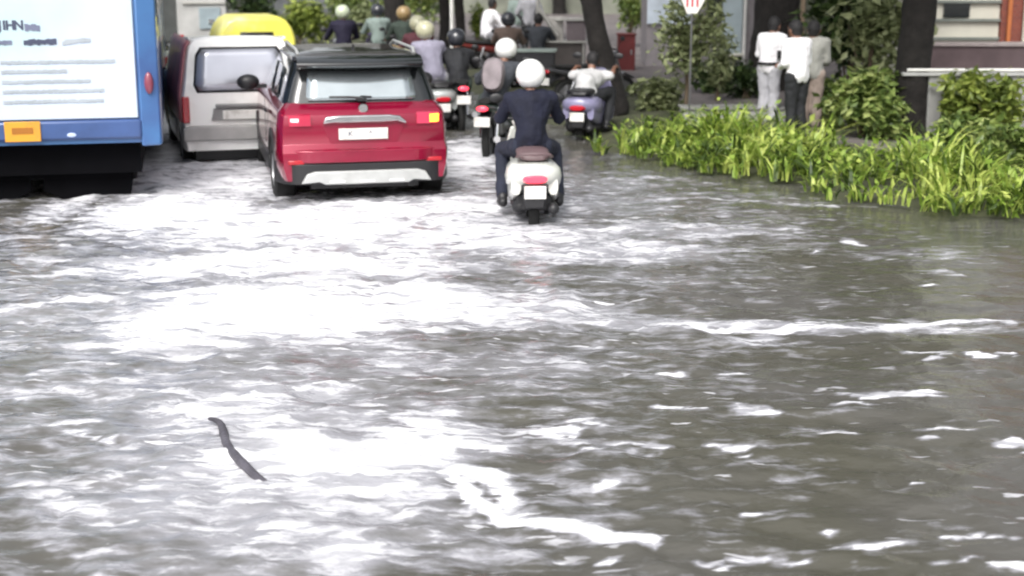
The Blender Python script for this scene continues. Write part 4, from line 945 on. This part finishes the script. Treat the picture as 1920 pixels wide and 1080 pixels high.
# red motorcycle with the white shirt person, further back
L6 = at(868, 140); RZ6 = R(-62)
motorcycle('dark red motorcycle parked on the roadside by the stall', mat('dark_red_paint', (.16, .025, .02), .35, coat=.5), L6, RZ6)
person('person in a white shirt sitting on the dark red motorcycle', rider_pose(.02, 'side', .12, hyaw=.2, moto=True), L6, RZ6, WHT, GRY, None)
# standing people
def stand(lean=0, arm='fwd', sx=1, sc=1.0, face=0, spread=.09, stoop=0):
    J = dict(pel=(0, 0, .93), wai=(0, -.01+stoop*.1, 1.08), che=(0, stoop*.5, 1.27), nec=(0, .0+stoop, 1.42), head=(0, .03+stoop*1.5, 1.555), hyaw=face, grip=False)
    for s, x in (('L', -1), ('R', 1)):
        J['sh'+s] = (x*.18, stoop, 1.36); J['hp'+s] = (x*.09, 0, .89); J['kn'+s] = (x*spread, .02, .50); J['an'+s] = (x*spread*1.05, -.02, .09); J['toe'+s] = (x*spread*1.2, .13, .04)
        if arm == 'fwd': J['el'+s] = (x*.27, .02, 1.10); J['wr'+s] = (x*.20, .22, 1.02); J['hd'+s] = (x*.17, .29, 1.03)
        elif arm == 'in': J['el'+s] = (x*.215, .03, 1.10); J['wr'+s] = (x*.15, .22, 1.03); J['hd'+s] = (x*.12, .29, 1.05)
        elif arm == 'side': J['el'+s] = (x*.23, -.03, 1.09); J['wr'+s] = (x*.25, .02, .86); J['hd'+s] = (x*.25, .04, .78)
        else: J['el'+s] = (x*.28, -.02, 1.12); J['wr'+s] = (x*.16, .17, .98); J['hd'+s] = (x*.10, .22, .97)
    for k, v in J.items():
        if isinstance(v, tuple): J[k] = tuple(c*sc for c in v)
    return J
def pplace(px, py, z=.12): x, y = P(px, py, z); return (x, y, z)
PG = 'people standing under the broad trunk'
person('person in a white shirt, grey trousers and black belt, left of the three standing together', stand(arm='in', sc=.89, stoop=.06), pplace(1438, 234), R(-42), WHT, mat('pale_grey_trouser', (.42, .42, .45), .85, var=.1), None, belt=BLK, group=PG)
person('person in a white shirt and black trousers, middle of the three standing together', stand(arm='in', sc=.91, stoop=.04), pplace(1490, 264), R(32), WHT, BLKC, None, sleeves='long', group=PG)
person('person in faded beige clothes, right of the three standing together', stand(arm='in', sc=.88), pplace(1517, 248), R(-20), mat('faded_olive_cloth', (.36, .36, .33), .9), mat('faded_beige_cloth', (.36, .29, .25), .9), None, group=PG)
ph = MB().box((0, 0, 0), (.05, .09, .11)).build('pouch', BLK, None, bevel=.012); x, y, z = pplace(1440, 234); ph.location = (x+.08, y-.20, z+1.0); tag(ph, 'small black pouch on the back of the left white shirt', 'pouch')
person('person in grey standing at the stall with a dark head', stand(arm='elb', sc=1.0), pplace(992, 118), R(5), GRY, BLKC, None)
person('person in grey green with a pale helmet beside the stall', stand(arm='side', sc=.96), pplace(972, 112), R(5), mat('grey_green_cloth', ()), GRY, mat('mint_helmet', (.5, .62, .56), .3, coat=.4))
# ------------------------------------------------------------------ stalls, walls, buildings, signs, poles
CON = mat('grey_concrete', (.30, .30, .29), .85, vs=1.6, var=.25, bump=.4, bs=9)
CREAM = mat('cream_render', (.66, .64, .55), .85, vs=1.5, var=.1)
PWB = mat('purple_brown_render', (.16, .115, .12), .85, vs=2, var=.25)
def boxthing(name, label, cat, px, py, z=.12, rz=0, kind=None, group=None):
    e = empty(name, (0, 0, 0), rz, label, cat, group); place(e, px, py, z); return e
# concrete wall with white rail, right
e = boxthing('concrete_wall', 'low grey concrete wall with a white pipe along its top, at the right edge', 'wall', 1750, 262)
MB().box((3.1, .12, .40), (6.4, .22, .86)).box((3.2, .08, .42), (.34, .34, .9)).build('wall', CON, e, bevel=.015)
MB().box((2.9, .12, .845), (6.7, .30, .045)).build('coping', mat('pale_grey_concrete', (.42, .42, .41), .8), e, bevel=.01)
MB().tube([(-.4, -.02, .90), (6.2, -.02, .90)], .022, 10).build('rail', mat('white_pipe', (.78, .77, .74), .4), e)
# purple brown wall behind it
e = boxthing('boundary_wall', 'purple brown boundary wall with a pale ledge behind the white pipe', 'wall', 1770, 196)
MB().box((3.2, .2, .45), (7.6, .25, .96)).build('wall', PWB, e, bevel=.01)
MB().box((3.2, .2, .955), (7.7, .34, .06)).build('ledge', mat('pinkish_ledge', (.42, .36, .35), .8), e, bevel=.01)
# building behind: cream part and red brick part are one building
e = boxthing('building', 'cream and red brick building at the top right corner', 'building', 1750, 150)
MB().box((.45, 1.5, 2.0), (1.5, 3, 4.2)).build('cream_wall', CREAM, e, bevel=.01)
m = MB()
for z in (.55, .80, 1.15, 1.5): m.box((.45, -.03, z), (1.54, .1, .05))
m.build('string_course', mat('grey_trim', (.2, .22, .2), .8), e)
def brick():
    m = bpy.data.materials.new('red_brick'); m.use_nodes = True; N = m.node_tree.nodes; L = m.node_tree.links
    t = N.new('ShaderNodeTexBrick'); t.inputs['Scale'].default_value = 4.5; t.inputs['Color1'].default_value = (.26, .07, .045, 1); t.inputs['Color2'].default_value = (.19, .05, .04, 1); t.inputs['Mortar'].default_value = (.22, .16, .13, 1); t.inputs['Mortar Size'].default_value = .012
    tc = N.new('ShaderNodeTexCoord'); mp = N.new('ShaderNodeMapping'); mp.inputs['Rotation'].default_value = (R(90), 0, 0); L.new(tc.outputs['Object'], mp.inputs[0]); L.new(mp.outputs[0], t.inputs[0]); L.new(t.outputs[0], N['Principled BSDF'].inputs[0]); N['Principled BSDF'].inputs['Roughness'].default_value = .85
    return m
MB().box((3.6, 1.5, 2.0), (4.8, 3.2, 4.2)).build('brick_wall', brick(), e, bevel=.01)
OR = mat('orange_paint', (.5, .16, .05), .6)
for x in (1.32, 1.62, 1.78): MB().box((x, -.22, .9), (.07, .07, 1.9)).build('orange_post', OR if x != 1.62 else CREAM, e, bevel=.01)
MB().box((.35, -.03, 1.35), (.5, .06, .3)).build('window', GLS, e)
# the shops behind the young tree
e = boxthing('shop', 'pale blue grey shop front behind the young thin trunked tree', 'shop', 1215, 128)
SB = mat('pale_blue_panel', (.42, .50, .53), .6, vs=2, var=.15)
MB().box((1.1, .7, 1.5), (2.3, 1.4, 3.0)).build('wall', mat('mauve_grey_render', (.25, .23, .24), .8), e, bevel=.01)
MB().box((.43, -.02, 1.42), (.95, .08, .95)).build('panel', mat('blue_white_board', (.55, .62, .70), .5, vs=3, var=.2), e, bevel=.01)
MB().box((1.78, -.03, 1.05), (.42, .08, 1.5)).build('panel', SB, e, bevel=.01)
MB().box((1.4, -.035, 1.6), (.32, .06, 1.0)).build('doorway', mat('dark_opening', (.03, .035, .025), .8), e)
MB().box((1.78, -.12, .30), (.46, .25, .05)).build('step', CREAM, e, bevel=.01)
MB().tube([(2.04, -.08, .0), (2.04, -.08, 3)], .035, 10).build('downpipe', mat('white_pipe', ()), e)
MB().box((1.78, -.08, 1.75), (.5, .06, .3)).build('sign_strip', mat('pinkish_red', (.5, .12, .14), .6), e)
# red and white hanging sign
e = boxthing('sign', 'white board with red stripes on a thin post in front of the thin young tree', 'sign', 1285, 236)
e.scale = (.68, 1, 1.33)
MB().prism([(-.27, 1.65), (-.22, 1.32), (-.10, 1.18), (.10, 1.18), (.24, 1.30), (.28, 1.65), (.28, 1.9), (-.27, 1.9)], -.42, -.38).build('board', mat('white_board', (.8, .77, .74), .5), e, bevel=.005)
m = MB()
for x in (-.1, .0, .1): m.box((x, -.425, 1.50), (.035, .008, .5))
m.box((.02, -.425, 1.42), (.22, .009, .05)).build('stripe', mat('sign_red', (.55, .02, .05), .5), e, smooth=False)
MB().tube([(0, -.40, 0), (0, -.40, 1.2)], .02, 8).build('post', STL, e)
# red bin
e = boxthing('cabinet', 'dull red metal cabinet right of the leaning dark trunk', 'cabinet', 1174, 136)
MB().box((0, .12, .38), (.36, .28, .76)).build('body', mat('cabinet_red', (.13, .02, .02), .6, var=.3, vs=4), e, bevel=.015)
MB().box((0, .12, .78), (.40, .32, .04)).build('lid', mat('cabinet_red', ()), e, bevel=.01)
MB().box((.10, -.03, .42), (.03, .02, .10)).build('handle', STL, e)
# concrete slab in front of the standing people
e = boxthing('concrete_kerb_block', 'low grey concrete block in front of the person in grey trousers', 'concrete block', 1396, 242, .06)
MB().box((-.15, .25, .13), (1.45, .5, .30)).build('block', CON, e, bevel=.02)
MB().box((-.15, .25, .285), (1.5, .55, .03)).build('slab', mat('stained_concrete', (.2, .2, .19), .85, vs=3, var=.35), e, bevel=.008)
# stall: metal roof on splayed posts, grey counter
e = boxthing('stall', 'grey roadside stall with pale metal posts and a dark counter', 'stall', 1050, 150, .12, R(-4))
TIN = mat('pale_metal', (.5, .49, .46), .5, .2, vs=4, var=.15)
MB().box((0, .3, .35), (.95, .6, .72)).build('counter', mat('brown_grey_panel', (.11, .095, .09), .7, vs=3, var=.25), e, bevel=.015)
MB().box((0, .28, .735), (1.05, .72, .04)).build('counter_top', TIN, e, bevel=.008)
MB().box((.30, .1, .95), (.36, .3, .38)).build('box', mat('mauve_box', (.17, .14, .15), .7), e, bevel=.01)
MB().box((.22, .1, 1.16), (.62, .4, .05)).build('shelf', TIN, e, bevel=.008)
m = MB()
for s in (-.45, .45): m.tube([(s, .0, 0), (s, .0, 2.2)], .022, 8); m.tube([(s, .6, 0), (s, .6, 2.2)], .022, 8)
m.tube([(-.45, 0, 1.4), (-.05, 0, .85)], .04, 8); m.build('post', TIN, e)
MB().box((0, .3, 2.22), (1.3, 1.0, .04)).build('roof', TIN, e)
MB().box((-.1, .12, .98), (.3, .1, .46)).build('sheet', mat('light_sheet', (.52, .5, .47), .7), e, bevel=.01)
e = boxthing('cart', 'dark handcart left of the stall behind the two white helmets', 'cart', 985, 165, .1, R(-4))
MB().box((0, .3, .48), (1.05, .6, .34)).build('tray', mat('dark_cart', (.05, .05, .055), .7), e, bevel=.02)
MB().box((0, .3, .67), (1.12, .66, .04)).build('rim', mat('pale_green_metal', (.4, .47, .43), .5), e, bevel=.01)
for s in (-1, 1): w = moto_wheel(e, .3, .24, .05); w.location.x = s*.42
# white pole
e = boxthing('pole', 'thin white pole between the two thin trunks', 'pole', 848, 140, .1)
MB().tube([(0, 0, 0), (0, 0, 5)], .038, 12).build('shaft', mat('white_pipe', ()), e)
MB().lathe([(0, .11), (.35, .09), (.36, .05)], (0, 0, 0), 'z', 16).build('base', mat('white_pipe', ()), e)
# left background: parked lorry and covered cart, far building row
e = boxthing('lorry', 'grey white lorry tail above the roof of the silver van', 'lorry', 383, 118, 0, R(16))
MB().box((0, 2, 1.45), (1.15, 4, 1.7)).build('box_body', mat('lorry_grey', (.42, .42, .41), .6, vs=2, var=.2), e, bevel=.03)
MB().box((.18, -.02, 1.05), (.5, .05, .5)).build('rear_door', mat('lorry_blue_grey', (.28, .34, .37), .5), e, bevel=.01)
MB().box((.2, -.06, .98), (.12, .04, .1)).build('latch', CHR, e); MB().box((0, .3, .45), (1.1, .8, .3)).build('underbody', BLK, e)
MB().box((.05, -.04, 1.42), (1.0, .05, .05)).build('trim', TIN, e)
for s in (-1, 1):
    wheel(e, s*.45, .8, .38, .2, s, STL); MB().box((s*.5, -.02, .62), (.1, .04, .1)).build('tail_light', RLENS, e)
e = boxthing('covered_cart', 'dark tarpaulin covered load between the bus and the lorry', 'cart', 328, 118, 0, R(16))
MB().loft([ring_sec(0, 0, 1.05, .38, .55, 20, 4), ring_sec(0, .1, 1.05, .45, .62, 20, 4), ring_sec(0, 1.2, 1.05, .45, .62, 20, 4), ring_sec(0, 1.3, 1.05, .38, .55, 20, 4)]).build('tarpaulin', mat('dark_tarpaulin', (.055, .06, .058), .6, vs=3, var=.3, bump=.6, bs=6), e)
MB().box((0, .6, .42), (.85, 1.2, .08)).build('bed', STL, e)
for s in (-1, 1): wheel(e, s*.36, .6, .34, .1, s, STL)
e = boxthing('roadside_building', 'dark building row above the yellow canopy', 'building', 470, 30, 0, R(10))
MB().box((0, 2, 3), (16, 4, 6)).build('wall', mat('dark_grey_render', (.13, .13, .125), .8, vs=.6, var=.35), e)  # dark grey wall colour, uneven by noise
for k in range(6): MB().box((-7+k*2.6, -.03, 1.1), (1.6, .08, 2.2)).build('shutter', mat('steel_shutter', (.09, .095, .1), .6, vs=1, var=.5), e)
for k in range(5): MB().box((-5.6+k*2.6, -.08, 2.0), (1.0, .1, .5)).build('sign', TIN, e)
e = boxthing('back_wall', 'long grey green compound wall far behind the stall', 'wall', 1130, 28, .12, R(-8))
MB().box((0, 0, 1.2), (13, .3, 2.6)).build('wall', mat('mossy_render', (.2, .21, .17), .85, vs=1, var=.35), e)
e = boxthing('fence', 'brown fence panel beyond the broad trunk', 'fence', 1560, 100, .12, 0)
MB().box((0, 0, 1.0), (5.2, .1, 2.2)).build('panel', mat('dark_fence', (.045, .05, .035), .8, vs=2, var=.4), e)
for k in range(4): MB().box((-2.4+k*1.6, -.08, 1.0), (.1, .1, 2.3)).build('post', mat('twig_bark', ()), e)
# drifting strip of debris on the water
pts = [P(*q_, .05) for q_ in ((388, 786), (416, 790), (420, 818), (432, 846), (456, 872), (484, 895), (512, 906))]
m = MB().tube([(x, y, .048+.012*math.sin(i*1.9+.6)) for i, (x, y) in enumerate(pts)], [.012, .02, .026, .022, .027, .023, .01], 8)
d = m.build('floating_branch', mat('wet_grey_bark', (.075, .07, .085), .5, var=.4, bump=.5), None); tag(d, 'dark curved branch floating on the water in the foreground', 'branch')
# drain stones / litter at the waterline
for i, (px, py) in enumerate([(1590, 458), (1640, 470), (1788, 405)]):
    pass
bd = bpy.data.objects['floating_branch']
q = bd.modifiers.new('s', 'SUBSURF'); q.levels = 2; q.render_levels = 2
q = bd.modifiers.new('d', 'DISPLACE'); q.texture = fold; q.strength = .012; q.mid_level = .5
